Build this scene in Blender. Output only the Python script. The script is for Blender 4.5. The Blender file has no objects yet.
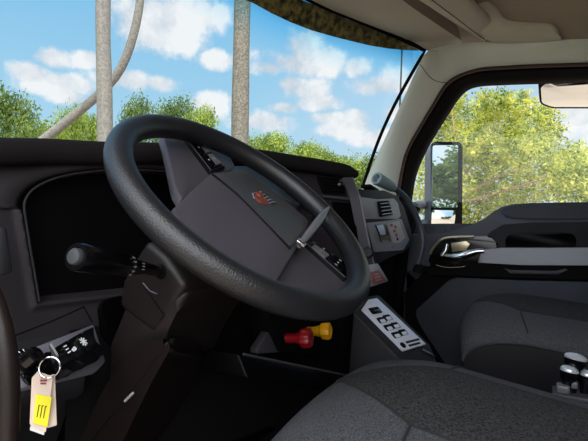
import bpy, bmesh, math, random
from mathutils import Vector, Matrix
V = Vector
SC = bpy.context.scene
COL = SC.collection
R = math.radians
# ------------------------------------------------------------------ camera
F = 441.0
TH, PT = R(60), math.atan(9.5/441)
CAM = V((0, 0, 1.0))
FW = V((math.sin(TH)*math.cos(PT), math.cos(TH)*math.cos(PT), math.sin(PT)))
RT = V((math.cos(TH), -math.sin(TH), 0))
UP = RT.cross(FW)
cd = bpy.data.cameras.new('camera'); cam = bpy.data.objects.new('camera', cd); COL.objects.link(cam)
cam.matrix_world = Matrix(((RT.x, UP.x, -FW.x, CAM.x), (RT.y, UP.y, -FW.y, CAM.y), (RT.z, UP.z, -FW.z, CAM.z), (0, 0, 0, 1)))
cd.sensor_width = 36; cd.lens = 36*F/588; cd.clip_start = 0.02; cd.clip_end = 2000
SC.camera = cam

def px(x, y, X=None, Y=None, Z=None, D=None):
    """measured point: where the sight line through a photo point meets a plane of the cab"""
    d = FW + RT*((x-294)/F) + UP*((220.5-y)/F)
    if D is not None: t = D
    elif X is not None: t = (X-CAM.x)/d.x
    elif Y is not None: t = (Y-CAM.y)/d.y
    else: t = (Z-CAM.z)/d.z
    return CAM + d*t

# ------------------------------------------------------------------ materials
def lin(c):
    c = c/255.0
    return c/12.92 if c <= .04045 else ((c+.055)/1.055)**2.4
def rgb(r, g, b): return (lin(r), lin(g), lin(b), 1)

def mat(name, col, rough=.5, metal=0., spec=.5, bump=0., bscale=200., var=0., vscale=8., col2=None, coat=0., dist=.002):
    m = bpy.data.materials.new(name); m.use_nodes = True
    nt = m.node_tree; b = nt.nodes['Principled BSDF']
    b.inputs['Roughness'].default_value = rough; b.inputs['Metallic'].default_value = metal
    b.inputs['Specular IOR Level'].default_value = spec
    if coat: b.inputs['Coat Weight'].default_value = coat; b.inputs['Coat Roughness'].default_value = .08
    tc = nt.nodes.new('ShaderNodeTexCoord')
    n = nt.nodes.new('ShaderNodeTexNoise'); n.inputs['Scale'].default_value = vscale; n.inputs['Detail'].default_value = 5
    nt.links.new(tc.outputs['Object'], n.inputs['Vector'])
    r = nt.nodes.new('ShaderNodeValToRGB')
    c2 = col2 or tuple(min(1, c*(1+var)) for c in col[:3]) + (1,)
    c1 = col if col2 else tuple(c*(1-var) for c in col[:3]) + (1,)
    r.color_ramp.elements[0].position = .35; r.color_ramp.elements[1].position = .65
    r.color_ramp.elements[0].color = c1; r.color_ramp.elements[1].color = c2
    nt.links.new(n.outputs['Fac'], r.inputs['Fac']); nt.links.new(r.outputs['Color'], b.inputs['Base Color'])
    if bump:
        n2 = nt.nodes.new('ShaderNodeTexNoise'); n2.inputs['Scale'].default_value = bscale; n2.inputs['Detail'].default_value = 2
        nt.links.new(tc.outputs['Object'], n2.inputs['Vector'])
        bp = nt.nodes.new('ShaderNodeBump'); bp.inputs['Strength'].default_value = bump; bp.inputs['Distance'].default_value = dist
        nt.links.new(n2.outputs['Fac'], bp.inputs['Height']); nt.links.new(bp.outputs['Normal'], b.inputs['Normal'])
    return m

M = {}
M['leather'] = mat('grained_black_leather', rgb(25, 25, 28), .38, 0, .5, .35, 420, .1)
M['hub'] = mat('grained_grey_plastic', rgb(62, 58, 64), .55, 0, .45, .3, 700, .06)
M['hubtop'] = mat('smooth_grey_plastic', rgb(54, 56, 58), .45, 0, .5, .15, 700, .05)
M['dash'] = mat('dark_dash_plastic', rgb(34, 30, 33), .6, 0, .2, .3, 600, .06)
M['dash2'] = mat('charcoal_dash_plastic', rgb(31, 31, 35), .6, 0, .22, .3, 600, .06)
M['hood'] = mat('black_dash_cover', rgb(20, 17, 19), .75, 0, .15, .3, 600, .06)
M['black'] = mat('matt_black', rgb(9, 9, 10), .75, 0, .1, .1, 400, .05)
M['gloss'] = mat('gloss_black', rgb(9, 9, 11), .18, 0, .5)
M['screen'] = mat('unlit_black_display', rgb(4, 4, 5), .4, 0, .1)
M['shroud'] = mat('column_plastic', rgb(27, 22, 22), .4, 0, .32, .2, 700, .06)
M['shroud2'] = mat('column_plastic_brown', rgb(22, 16, 15), .4, 0, .32, .2, 700, .06)
M['silver'] = mat('satin_silver_paint', rgb(128, 126, 136), .35, .2, .5, 0, 100, .05)
M['plate'] = mat('brushed_plate', rgb(196, 198, 212), .35, .2, .5, .05, 300, .04)
M['trimgrey'] = mat('grey_door_trim', rgb(146, 146, 154), .45, .1, .5, .05, 300, .04)
M['chrome'] = mat('chrome', rgb(215, 215, 220), .12, 1.)
M['champagne'] = mat('champagne_metal', rgb(190, 178, 150), .3, .8)
M['doorblue'] = mat('slate_door_panel', rgb(52, 55, 65), .6, 0, .35, .2, 500, .06)
M['doorpad'] = mat('dark_slate_door_pad', rgb(66, 68, 78), .55, 0, .4, .3, 500, .06)
M['seat'] = mat('woven_charcoal_fabric', rgb(76, 76, 80), .9, 0, .15, 1., 520, .35, 330, None, 0, .004)
M['seat_in'] = mat('coarse_charcoal_fabric', rgb(57, 56, 57), .95, 0, .1, 1., 420, .55, 260, None, 0, .004)
M['seatbase'] = mat('black_seat_cover', rgb(19, 17, 21), .7, 0, .3, .3, 300, .1)
M['thread'] = mat('dark_seam', rgb(24, 24, 25), .9)
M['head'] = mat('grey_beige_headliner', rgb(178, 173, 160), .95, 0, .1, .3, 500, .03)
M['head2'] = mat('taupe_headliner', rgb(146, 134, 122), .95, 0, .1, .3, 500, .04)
M['pillar'] = mat('pale_pillar_trim', rgb(200, 204, 194), .8, 0, .2, .2, 500, .03)
M['seal'] = mat('black_rubber_seal', rgb(6, 5, 5), .7, 0, .08)
M['sealbrown'] = mat('brown_trim_edge', rgb(62, 46, 43), .5, 0, .2)
M['mirrorbody'] = mat('grey_mirror_shell', rgb(92, 96, 106), .5, 0, .4)
M['mirror'] = mat('mirror_glass', (.9, .92, .92, 1), .01, 1.)
M['red'] = mat('red_knob', rgb(138, 14, 22), .35, 0, .5)
M['yellow'] = mat('yellow_knob', rgb(222, 156, 16), .4, 0, .5)
M['redlabel'] = mat('red_label', rgb(128, 18, 28), .35)
M['white'] = mat('white_print', rgb(230, 232, 235), .5)
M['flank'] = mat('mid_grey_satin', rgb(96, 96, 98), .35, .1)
M['cap'] = mat('bright_chrome_cap', rgb(205, 206, 212), .18, .45)
M['stack'] = mat('dim_grey_edge', rgb(74, 72, 78), .45, 0, .4)
M['mark'] = mat('grey_print', rgb(150, 152, 156), .5)
M['paper'] = mat('cream_paper_tag', rgb(192, 173, 160), .8)
M['paperw'] = mat('white_paper_tag', rgb(196, 192, 188), .8)
M['yelpaper'] = mat('yellow_sticker', rgb(205, 196, 34), .7)
M['ink'] = mat('dark_ink', rgb(90, 84, 20), .8)
M['inkred'] = mat('red_brown_ink', rgb(120, 50, 56), .8)
M['copper'] = mat('copper_emblem', rgb(132, 70, 56), .4, .5)
M['lcd'] = mat('pale_label', rgb(205, 222, 245), .4)
M['pink'] = mat('pale_pink_label', rgb(205, 190, 190), .5)
M['head_lamp'] = mat('grey_green_plastic', rgb(112, 128, 132), .4, 0, .5)
M['hose'] = mat('dark_flexible_hose', rgb(52, 58, 66), .45, 0, .5, .3, 300)
M['floor'] = mat('black_rubber_floor', rgb(14, 13, 15), .8, 0, .2, .4, 150, .1)
M['bark'] = mat('grey_bark', rgb(104, 101, 96), .9, 0, .1, .6, 40, .3, 16, rgb(128, 124, 117), 0, .02)
M['bark2'] = mat('pale_mottled_bark', rgb(92, 88, 79), .9, 0, .1, .8, 30, .3, 20, rgb(122, 117, 106), 0, .03)
M['branch'] = mat('brown_branch', rgb(150, 120, 100), .9)
M['visor'] = mat('painted_foliage_reflection', rgb(30, 27, 18), .3, 0, .4, .3, 60, .5, 42, rgb(112, 106, 60), 0, .01)  # olive mottling paints the foliage reflected in the windshield's top band
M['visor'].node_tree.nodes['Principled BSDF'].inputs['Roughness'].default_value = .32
M['antenna'] = mat('antenna_black', rgb(20, 20, 20), .5)

def leafmat(name, c1, c2, trans=.35, sc=.9):
    m = bpy.data.materials.new(name); m.use_nodes = True; nt = m.node_tree
    out = nt.nodes['Material Output']; nt.nodes.remove(nt.nodes['Principled BSDF'])
    tc = nt.nodes.new('ShaderNodeTexCoord'); n = nt.nodes.new('ShaderNodeTexNoise'); n.inputs['Scale'].default_value = sc; n.inputs['Detail'].default_value = 6
    nt.links.new(tc.outputs['Object'], n.inputs['Vector'])
    r = nt.nodes.new('ShaderNodeValToRGB'); r.color_ramp.elements[0].position = .36; r.color_ramp.elements[1].position = .64
    r.color_ramp.elements[0].color = c1; r.color_ramp.elements[1].color = c2
    nt.links.new(n.outputs['Fac'], r.inputs['Fac'])
    d = nt.nodes.new('ShaderNodeBsdfDiffuse'); t = nt.nodes.new('ShaderNodeBsdfTranslucent'); mx = nt.nodes.new('ShaderNodeMixShader'); mx.inputs[0].default_value = trans
    nt.links.new(r.outputs[0], d.inputs[0]); nt.links.new(r.outputs[0], t.inputs[0])
    nt.links.new(d.outputs[0], mx.inputs[1]); nt.links.new(t.outputs[0], mx.inputs[2]); nt.links.new(mx.outputs[0], out.inputs[0])
    return m
M['leaf_far'] = leafmat('far_leaves', rgb(84, 106, 50), rgb(162, 176, 86))
M['leaf_dark'] = leafmat('deep_green_leaves', rgb(62, 84, 46), rgb(128, 144, 78))
M['leaf_near'] = leafmat('yellow_green_leaves', rgb(92, 116, 42), rgb(216, 214, 112), .45, 4.0)
M['leaf_mirror'] = leafmat('olive_leaves', rgb(72, 92, 56), rgb(120, 142, 84))

def glassmat(name, tint=None):
    m = bpy.data.materials.new(name); m.use_nodes = True; nt = m.node_tree
    out = nt.nodes['Material Output']; nt.nodes.remove(nt.nodes['Principled BSDF'])
    tr = nt.nodes.new('ShaderNodeBsdfTransparent'); gl = nt.nodes.new('ShaderNodeBsdfGlossy'); gl.inputs['Roughness'].default_value = .02
    mx = nt.nodes.new('ShaderNodeMixShader'); mx.inputs[0].default_value = .03
    if tint:
        at = nt.nodes.new('ShaderNodeAttribute'); at.attribute_name = 'band'
        r = nt.nodes.new('ShaderNodeValToRGB'); e = r.color_ramp.elements
        e[0].position = .0; e[0].color = (.97, .99, 1, 1); e[1].position = 1; e[1].color = (.06, .44, .66, 1)
        q = r.color_ramp.elements.new(.5); q.color = (.55, .85, .98, 1)
        nt.links.new(at.outputs['Fac'], r.inputs['Fac']); nt.links.new(r.outputs[0], tr.inputs[0])
    else: tr.inputs[0].default_value = (.97, .985, .98, 1)
    nt.links.new(tr.outputs[0], mx.inputs[1]); nt.links.new(gl.outputs[0], mx.inputs[2]); nt.links.new(mx.outputs[0], out.inputs[0])
    return m
M['windshield'] = glassmat('windshield_glass', True)
M['glass'] = glassmat('side_glass')

# ------------------------------------------------------------------ mesh helpers
def B(): return bmesh.new()
def link(o, parent=None):
    COL.objects.link(o)
    if parent is not None: o.parent = parent
    return o
def wloc(o):
    p = V((0, 0, 0))
    while o is not None: p = p + o.location; o = o.parent
    return p
def obj(name, bm, m, parent=None, smooth=True, label=None, angle=40, origin=None):
    """one mesh object; bm is in world coordinates"""
    bmesh.ops.remove_doubles(bm, verts=bm.verts, dist=1e-6)
    bmesh.ops.recalc_face_normals(bm, faces=bm.faces)
    base = wloc(parent) if parent is not None else V((0, 0, 0))
    if origin is not None: off = V(origin) - base
    else: off = V((0, 0, 0))
    bmesh.ops.translate(bm, verts=bm.verts, vec=-(base+off))
    me = bpy.data.meshes.new(name); bm.to_mesh(me); bm.free()
    if smooth:
        for p in me.polygons: p.use_smooth = True
        me.set_sharp_from_angle(angle=R(angle))
    for x in (m if isinstance(m, (list, tuple)) else [m]): me.materials.append(x)
    o = bpy.data.objects.new(name, me); link(o, parent); o.location = off
    if label: o['label'] = label
    return o
def tag(o, label, cat, group=None):
    o['label'] = label; o['category'] = cat
    if group: o['group'] = group
    return o
def thing(name, label, cat, loc, group=None):
    o = bpy.data.objects.new(name, None); o.location = loc; o.empty_display_size = .05; COL.objects.link(o)
    return tag(o, label, cat, group)
def struct(name, bm, m, parent=None, **k):
    o = obj(name, bm, m, parent, **k)
    if parent is None: o['kind'] = 'structure'
    return o

def catmull(P, n):
    """resample a polyline of Vectors with a Catmull-Rom curve at n points, even in length"""
    P = [V(p) for p in P]; Q = [P[0]*2-P[1]] + P + [P[-1]*2-P[-2]]; fine = []
    for i in range(len(P)-1):
        a, b, c, d = Q[i:i+4]
        for k in range(16):
            t = k/16
            fine.append(.5*((2*b)+(c-a)*t+(2*a-5*b+4*c-d)*t*t+(3*b-a-3*c+d)*t**3))
    fine.append(P[-1].copy())
    return resample(fine, n)
def resample(P, n):
    P = [V(p) for p in P]
    L = [0]
    for a, b in zip(P, P[1:]): L.append(L[-1]+(b-a).length)
    out, j = [], 0
    for k in range(n):
        s = L[-1]*k/(n-1)
        while j < len(P)-2 and L[j+1] < s: j += 1
        d = L[j+1]-L[j]
        out.append(P[j].lerp(P[j+1], 0 if d == 0 else (s-L[j])/d))
    return out
def grid(bm, rows, closed=False):
    vs = [[bm.verts.new(p) for p in r] for r in rows]
    fs = []
    for a, b in zip(vs, vs[1:]):
        n = len(a)
        for i in range(n if closed else n-1):
            j = (i+1) % n
            try: fs.append(bm.faces.new((a[i], a[j], b[j], b[i])))
            except ValueError: pass
    return vs, fs
def loft(bm, rings, cap=True):
    vs, fs = grid(bm, rings, True)
    if cap:
        bm.faces.new(vs[0]); bm.faces.new(vs[-1])
    return vs
def frame(d):
    d = d.normalized(); a = V((0, 0, 1)) if abs(d.z) < .9 else V((1, 0, 0))
    u = a.cross(d).normalized(); return u, d.cross(u)
def tube(bm, P, r, seg=12, cap=True):
    P = [V(p) for p in P]; rings = []; u = None
    for i, p in enumerate(P):
        d = (P[min(i+1, len(P)-1)]-P[max(i-1, 0)]).normalized()
        if u is None: u, w = frame(d)
        u = (u-d*u.dot(d)).normalized(); w = d.cross(u)
        rr = r[i] if isinstance(r, (list, tuple)) else r
        rings.append([p+(u*math.cos(a)+w*math.sin(a))*rr for a in [2*math.pi*k/seg for k in range(seg)]])
    loft(bm, rings, cap)
def lathe(bm, o, axis, prof, seg=24, cap=True):
    axis = V(axis).normalized(); u, w = frame(axis)
    loft(bm, [[V(o)+axis*t+(u*math.cos(a)+w*math.sin(a))*max(r, 1e-4) for a in [2*math.pi*k/seg for k in range(seg)]] for t, r in prof], cap)
def box(bm, c, ax, ay, az, bev=0., seg=2):
    """c centre, ax/ay/az half-extent vectors"""
    c, ax, ay, az = map(V, (c, ax, ay, az))
    vs = {}
    for i in (-1, 1):
        for j in (-1, 1):
            for k in (-1, 1): vs[i, j, k] = bm.verts.new(c+ax*i+ay*j+az*k)
    fs = [bm.faces.new([vs[q] for q in f]) for f in (
        [(-1, -1, -1), (-1, 1, -1), (1, 1, -1), (1, -1, -1)], [(-1, -1, 1), (1, -1, 1), (1, 1, 1), (-1, 1, 1)],
        [(-1, -1, -1), (1, -1, -1), (1, -1, 1), (-1, -1, 1)], [(-1, 1, -1), (-1, 1, 1), (1, 1, 1), (1, 1, -1)],
        [(-1, -1, -1), (-1, -1, 1), (-1, 1, 1), (-1, 1, -1)], [(1, -1, -1), (1, 1, -1), (1, 1, 1), (1, -1, 1)])]
    if bev:
        es = list({e for f in fs for e in f.edges})
        bmesh.ops.bevel(bm, geom=es, offset=bev, segments=seg, profile=.5, affect='EDGES')
def abox(bm, x0, x1, y0, y1, z0, z1, bev=0.):
    box(bm, ((x0+x1)/2, (y0+y1)/2, (z0+z1)/2), ((x1-x0)/2, 0, 0), (0, (y1-y0)/2, 0), (0, 0, (z1-z0)/2), bev)
def prism(bm, poly, off, bev=0., seg=2, taper=0.):
    """poly: coplanar points; off: extrusion vector"""
    poly = [V(p) for p in poly]; off = V(off); c = sum(poly, V())/len(poly)
    a = [bm.verts.new(p) for p in poly]; b = [bm.verts.new(p+off+(c-p)*taper) for p in poly]; n = len(a)
    fs = [bm.faces.new(a[::-1]), bm.faces.new(b)] + [bm.faces.new((a[i], a[(i+1) % n], b[(i+1) % n], b[i])) for i in range(n)]
    if bev:
        es = list({e for f in fs for e in f.edges})
        bmesh.ops.bevel(bm, geom=es, offset=bev, segments=seg, profile=.5, affect='EDGES')
def rounded(poly, r, n=5):
    """round the corners of a closed polygon"""
    P = [V(p) for p in poly]; out = []
    for i, p in enumerate(P):
        a, b = P[i-1]-p, P[(i+1) % len(P)]-p
        rr = min(r, a.length*.45, b.length*.45); s, e = p+a.normalized()*rr, p+b.normalized()*rr
        for k in range(n+1):
            t = k/n; out.append(s*(1-t)**2+p*2*t*(1-t)+e*t*t)
    return out
def slab(bm, quad, nrm, th, bev=0., r=0., base=0.):
    """flat plate over corner points, rounded in plan, raised along nrm"""
    nrm = V(nrm).normalized(); q = rounded(quad, r) if r else [V(p) for p in quad]
    prism(bm, [p+nrm*base for p in q], nrm*th, bev)
def nrm3(a, b, c, toward):
    n = (V(b)-V(a)).cross(V(c)-V(a)).normalized()
    return n if n.dot(V(toward)-V(a)) > 0 else -n
def bil(q, s, t):
    """bilinear point on a quad a(0,0) b(1,0) c(1,1) d(0,1)"""
    a, b, c, d = q
    return (V(a)*(1-s)+V(b)*s)*(1-t)+(V(d)*(1-s)+V(c)*s)*t
def disc_fan(bm, c, nrm, r, seg=24):
    u, w = frame(V(nrm)); bm.faces.new([bm.verts.new(V(c)+(u*math.cos(2*math.pi*k/seg)+w*math.sin(2*math.pi*k/seg))*r) for k in range(seg)])

# ------------------------------------------------------------------ world: blue sky with fair-weather clouds
SUN = V((math.sin(R(205))*math.cos(R(55)), math.cos(R(205))*math.cos(R(55)), math.sin(R(55))))
w = bpy.data.worlds.new('sky'); SC.world = w; w.use_nodes = True; nt = w.node_tree; N = nt.nodes; L = nt.links
bg = N['Background']
tc = N.new('ShaderNodeTexCoord')
def vm(op, a, b=None):
    n = N.new('ShaderNodeVectorMath'); n.operation = op
    for i, q in enumerate((a, b)):
        if q is None: continue
        if hasattr(q, 'node'): L.new(q, n.inputs[i])
        else: n.inputs[i].default_value = q
    return n.outputs['Value'] if op in ('DOT_PRODUCT', 'LENGTH') else n.outputs[0]
def mt(op, a, b=None, c=None, clamp=False):
    n = N.new('ShaderNodeMath'); n.operation = op; n.use_clamp = clamp
    for i, q in enumerate((a, b, c)):
        if q is None: continue
        if hasattr(q, 'node'): L.new(q, n.inputs[i])
        else: n.inputs[i].default_value = q
    return n.outputs[0]
D = vm('NORMALIZE', tc.outputs['Generated'])
sep = N.new('ShaderNodeSeparateXYZ'); L.new(D, sep.inputs[0])
ramp = N.new('ShaderNodeValToRGB'); e = ramp.color_ramp.elements
e[0].position = 0; e[0].color = rgb(206, 230, 244); e[1].position = .9; e[1].color = rgb(84, 156, 222)
q = ramp.color_ramp.elements.new(.22); q.color = rgb(174, 218, 242)
q = ramp.color_ramp.elements.new(.45); q.color = rgb(134, 198, 238)
L.new(sep.outputs[2], ramp.inputs['Fac'])
# hazier, paler sky to the right of the cab
haze = mt('MULTIPLY', mt('SUBTRACT', vm('DOT_PRODUCT', D, (math.sin(R(96)), math.cos(R(96)), 0)), .72), 3.0, clamp=True)
hz = N.new('ShaderNodeMix'); hz.data_type = 'RGBA'; L.new(mt('MULTIPLY', haze, .55), hz.inputs[0]); L.new(ramp.outputs[0], hz.inputs[6]); hz.inputs[7].default_value = rgb(214, 228, 246)
# cloud banks: bearings and sizes of each cloud
nz = N.new('ShaderNodeTexNoise'); nz.inputs['Scale'].default_value = 9; nz.inputs['Detail'].default_value = 9; nz.inputs['Roughness'].default_value = .62; L.new(D, nz.inputs['Vector'])
nz2 = N.new('ShaderNodeTexNoise'); nz2.inputs['Scale'].default_value = 3.2; nz2.inputs['Detail'].default_value = 7; L.new(D, nz2.inputs['Vector'])
clouds = [(150, 22, 38, 26), (185, 12, 30, 18), (172, 38, 26, 13), (60, 84, 30, 9), (30, 72, 16, 8), (70, 98, 14, 6), (52, 58, 14, 8), (125, 80, 26, 9), (160, 84, 16, 7),
          (300, 62, 40, 15), (300, 46, 22, 16), (328, 62, 16, 12), (270, 68, 18, 8), (357, 67, 12, 9), (305, 90, 24, 11), (316, 103, 26, 8), (290, 84, 14, 10),
          (385, 86, 34, 9), (400, 80, 22, 10), (345, 128, 26, 8), (356, 120, 16, 9), (265, 122, 28, 10), (210, 106, 17, 11), (398, 112, 18, 9), (380, 138, 22, 8),
          (575, 100, 40, 16), (500, 66, 60, 14), (330, 118, 18, 6), (90, 60, 16, 7), (215, 60, 14, 8), (285, 108, 16, 6), (588, 130, 24, 12)]
mask = None
for (cx, cy, rx, ry) in clouds:
    d0 = (FW+RT*((cx-294)/F)+UP*((220.5-cy)/F)).normalized()
    ur = V((d0.y, -d0.x, 0)).normalized(); uu = ur.cross(d0)
    k = 1/F*.95
    a = mt('SUBTRACT', vm('DOT_PRODUCT', D, tuple(ur/(rx*k))), d0.dot(ur)/(rx*k))
    b = mt('SUBTRACT', vm('DOT_PRODUCT', D, tuple(uu/(ry*k))), d0.dot(uu)/(ry*k))
    r2 = mt('ADD', mt('MULTIPLY', a, a), mt('MULTIPLY', b, b))
    m_ = mt('SUBTRACT', 1.0, mt('SQRT', r2))
    mask = m_ if mask is None else mt('MAXIMUM', mask, m_)
mask = mt('MAXIMUM', mask, -1.2)
nn = mt('MULTIPLY', mt('SUBTRACT', nz.outputs['Fac'], .5), 3.4)
dens = mt('ADD', mt('ADD', mask, nn), .40)
# scattered clouds in the rest of the sky
front = mt('GREATER_THAN', vm('DOT_PRODUCT', D, tuple(FW)), .55)
rest = mt('MULTIPLY', mt('SUBTRACT', nz2.outputs['Fac'], .5), 7.0)
rest = mt('SUBTRACT', rest, mt('MULTIPLY', front, 4))
dens = mt('MULTIPLY', mt('MAXIMUM', dens, rest), 1.25, clamp=True)
sm = mt('MULTIPLY', mt('MULTIPLY', dens, dens), mt('SUBTRACT', 3.0, mt('MULTIPLY', dens, 2.0)))
mx = N.new('ShaderNodeMix'); mx.data_type = 'RGBA'; L.new(mt('MULTIPLY', sm, .93), mx.inputs[0]); L.new(hz.outputs[2], mx.inputs[6])
shade = N.new('ShaderNodeValToRGB'); shade.color_ramp.elements[0].color = rgb(206, 216, 226); shade.color_ramp.elements[1].color = rgb(252, 252, 252)
shade.color_ramp.elements[0].position = .38; shade.color_ramp.elements[1].position = .58; L.new(nz.outputs['Fac'], shade.inputs['Fac'])
L.new(shade.outputs[0], mx.inputs[7])
# broad sky glow added behind the camera to fill the cab through the left door
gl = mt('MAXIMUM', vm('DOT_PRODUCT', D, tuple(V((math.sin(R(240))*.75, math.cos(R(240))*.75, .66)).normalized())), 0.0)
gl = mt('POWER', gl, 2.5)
FILL_GLOW = 5.5
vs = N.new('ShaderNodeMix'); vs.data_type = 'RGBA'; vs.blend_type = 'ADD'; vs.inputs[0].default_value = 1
gc = N.new('ShaderNodeMix'); gc.data_type = 'RGBA'; gc.inputs[6].default_value = (0, 0, 0, 1); gc.inputs[7].default_value = (FILL_GLOW, FILL_GLOW*.99, FILL_GLOW*.98, 1); gc.clamp_factor = True; L.new(gl, gc.inputs[0])
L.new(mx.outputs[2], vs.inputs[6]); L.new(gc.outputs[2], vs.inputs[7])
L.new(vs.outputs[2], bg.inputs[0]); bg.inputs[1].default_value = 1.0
sd = bpy.data.lights.new('sun', 'SUN'); sd.energy = 3.2; sd.angle = R(.6); sd.color = (1, .95, .86)
so = bpy.data.objects.new('sun', sd); COL.objects.link(so); so.rotation_euler = (-SUN).to_track_quat('-Z', 'Y').to_euler()
SC.view_settings.view_transform = 'Standard'; SC.view_settings.look = 'None'; SC.view_settings.exposure = 0.0; SC.view_settings.gamma = 1.0

# ------------------------------------------------------------------ cab shell
GZ = -1.5
bm = B(); abox(bm, .02, 2.16, -1.1, 1.2, -.06, 0)
struct('floor', bm, M['floor'])
bm = B(); abox(bm, -.05, 2.2, -1.16, -1.1, -.06, 1.98)
struct('wall_back', bm, M['head2'])
bm = B(); abox(bm, .0, 2.2, 1.2, 1.26, -.06, 1.08)
struct('wall_front', bm, M['black'])
bm = B(); abox(bm, -.02, .05, .58, 1.26, -.06, 1.1); abox(bm, -.02, .03, -1.16, -.55, -.06, 1.95)
struct('wall_left', bm, M['head2'])
# roof lining: a shallow vault
rows = []
for i in range(13):
    y = -1.1+1.42*i/12
    rows.append([V((x, y, 1.97-.12*abs((x-1.05)/1.05)**3-.05*max(0, (y+.2))/.5)) for x in [0.0+2.1*k/16 for k in range(17)]])
bm = B(); grid(bm, rows); g = bmesh.ops.solidify(bm, geom=bm.faces[:], thickness=.02)
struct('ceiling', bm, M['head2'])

# windshield
top = catmull([px(424, 51, X=1.9), px(400, 39, X=1.86), px(355, 20, Y=.665), px(309, 0, Y=.757), V((1.0, .88, 1.87)), V((.5, .86, 1.87)), V((.03, .74, 1.85))], 41)
bot = catmull([px(362, 187, X=1.96), V((1.80, .92, 1.13)), V((1.45, 1.06, 1.10)), V((1.0, 1.14, 1.09)), V((.5, 1.1, 1.09)), V((.03, .98, 1.09))], 41)
bm = B(); lay = bm.verts.layers.float.new('band'); rows = []
NV = 24
for a, b in zip(top, bot):
    rows.append([b.lerp(a, k/NV) + V((0, .03*math.sin(math.pi*k/NV), 0)) for k in range(NV+1)])
GLROWS = [list(r_) for r_ in rows]
vs, _ = grid(bm, rows)
for r_ in vs:
    for k, v in enumerate(r_):
        t = max(0, min(1, (k/NV-.76)/.20)); v[lay] = t
win = struct('window_1', bm, M['windshield'])
bm = B()
edge = [b.lerp(a, k/NV)+V((0, .03*math.sin(math.pi*k/NV)-.004, 0)) for a, b in [(top[0], bot[0])] for k in range(NV+1)]
tube(bm, edge+[p+V((0, -.004, 0)) for p in top[1:]], [.008]*(NV+1)+[.010]*(len(top)-1), 8)
obj('window_seal', bm, M['seal'], win)

# pillar and side rail on the passenger side, one skin from windshield edge to door opening
A = [px(358, 197, X=1.96), px(381, 147, X=1.945), px(400, 106, X=1.925), px(417, 69, X=1.905), px(427, 52, X=1.9), px(440, 47, X=1.95), px(466, 43, X=1.99), px(510, 41, X=1.98), px(560, 39, X=1.97), px(620, 37, X=1.97), px(760, 30, X=1.97)]
Bp = [px(394, 222, X=2.04), px(402, 172, X=2.04), px(408, 150, X=2.04), px(420, 128, X=2.04), px(432, 108, X=2.04), px(449, 83, X=2.04), px(475, 71, X=2.04), px(505, 68, X=2.04), px(545, 66, X=2.04), px(610, 64, X=2.04), px(760, 58, X=2.04)]
def polypair(A, Bq, n):
    out = []
    m = len(A)-1
    cA, cB = [], []
    for P, c in ((A, cA), (Bq, cB)):
        Q = [P[0]*2-P[1]]+P+[P[-1]*2-P[-2]]
        for k in range(n):
            s = m*k/(n-1); i = min(int(s), m-1); t = s-i
            a, b, c_, d = Q[i:i+4]
            c.append(.5*((2*b)+(c_-a)*t+(2*a-5*b+4*c_-d)*t*t+(3*b-a-3*c_+d)*t**3))
    return cA, cB
cA, cB = polypair(A, Bp, 70)
bm = B(); rows = []
for i, (a, b) in enumerate(zip(cA, cB)):
    inw = V((-1, -.25, -.1)).normalized()
    rows.append([a.lerp(b, k/10)+inw*.022*math.sin(math.pi*k/10)**.7 for k in range(11)])
grid(bm, rows)
pil = struct('trim_1', bm, M['pillar'])
bm = B(); tube(bm, [rows[int(22+1.25*k)][k].lerp(rows[int(22+1.25*k)+1][k], (1.25*k) % 1)+V((-.0012, -.001, 0)) for k in range(11)], .0013, 6)
obj('trim_seam', bm, M['seal'], pil)
bm = B(); grid(bm, [[a+V((.01, 0, -.012)), a+V((-.02, 0, .012)), a+V((-.06, 0, .05)), a+V((-.14, 0, .10)), a+V((-.35, 0, .15)), a+V((-1.0, 0, .19))] for a in cA[45:]])
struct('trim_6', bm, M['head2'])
# brown edge and black rubber around the door opening
Wd = [px(406, 226, X=2.10), px(413, 178, X=2.10), px(424, 150, X=2.10), px(433, 134, X=2.10), px(443, 118, X=2.10), px(459, 94, X=2.10), px(474, 84.5, X=2.10), px(505, 82, X=2.10), px(545, 80.5, X=2.10), px(610, 78, X=2.10), px(760, 73, X=2.10)]
cW, cB2 = polypair(Wd, Bp, 70)
bm = B(); tube(bm, [p+V((-.006, 0, 0)) for p in cB2], .0085, 8)
obj('trim_edge', bm, M['sealbrown'], pil)
bm = B(); grid(bm, [[b+V((.006, 0, 0)), b.lerp(w_, .35)+V((-.012, 0, 0)), b.lerp(w_, .75)+V((-.004, 0, 0)), w_, w_+V((.05, 0, 0))] for w_, b in zip(cW, cB2)])
struct('trim_2', bm, M['seal'])

# header panel above the windshield, reaching over to the driver's side
hd = catmull([px(427, 51, X=1.9)+V((.0, -.004, .0)), px(400, 38.5, X=1.86), px(355, 19.5, Y=.66), px(309, -.5, Y=.752), V((1.0, .87, 1.87)), V((.5, .85, 1.87)), V((.03, .73, 1.85))], 41)
bk = catmull([px(467, 44, Z=1.825), px(450, 33, Z=1.832), px(425, 16, Z=1.845), px(400, -2, Z=1.86), V((1.1, .62, 1.92)), V((.5, .6, 1.92)), V((.03, .5, 1.90))], 41)
bm = B(); rows = [[a.lerp(b, k/8)+V((0, 0, -.012*math.sin(math.pi*k/8))) for k in range(9)] for a, b in zip(hd, bk)]
grid(bm, rows)
hdr = struct('trim_3', bm, M['head'])
c = px(353, 7, Z=1.846); 
bm = B(); lathe(bm, c+V((0, 0, .01)), (0, 0, -1), [(0, .012), (.014, .012), (.016, .008)], 16)
obj('lining_clip', bm, M['black'], hdr)
# shadow gap behind the header panel
bm = B(); grid(bm, [[b+V((0, .004, 0)), b+V((0, -.0, .05)), b+V((0, -.10, .055)), b+V((0,-.30,.06))] for b in bk])
struct('trim_4', bm, M['head2'])

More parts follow.
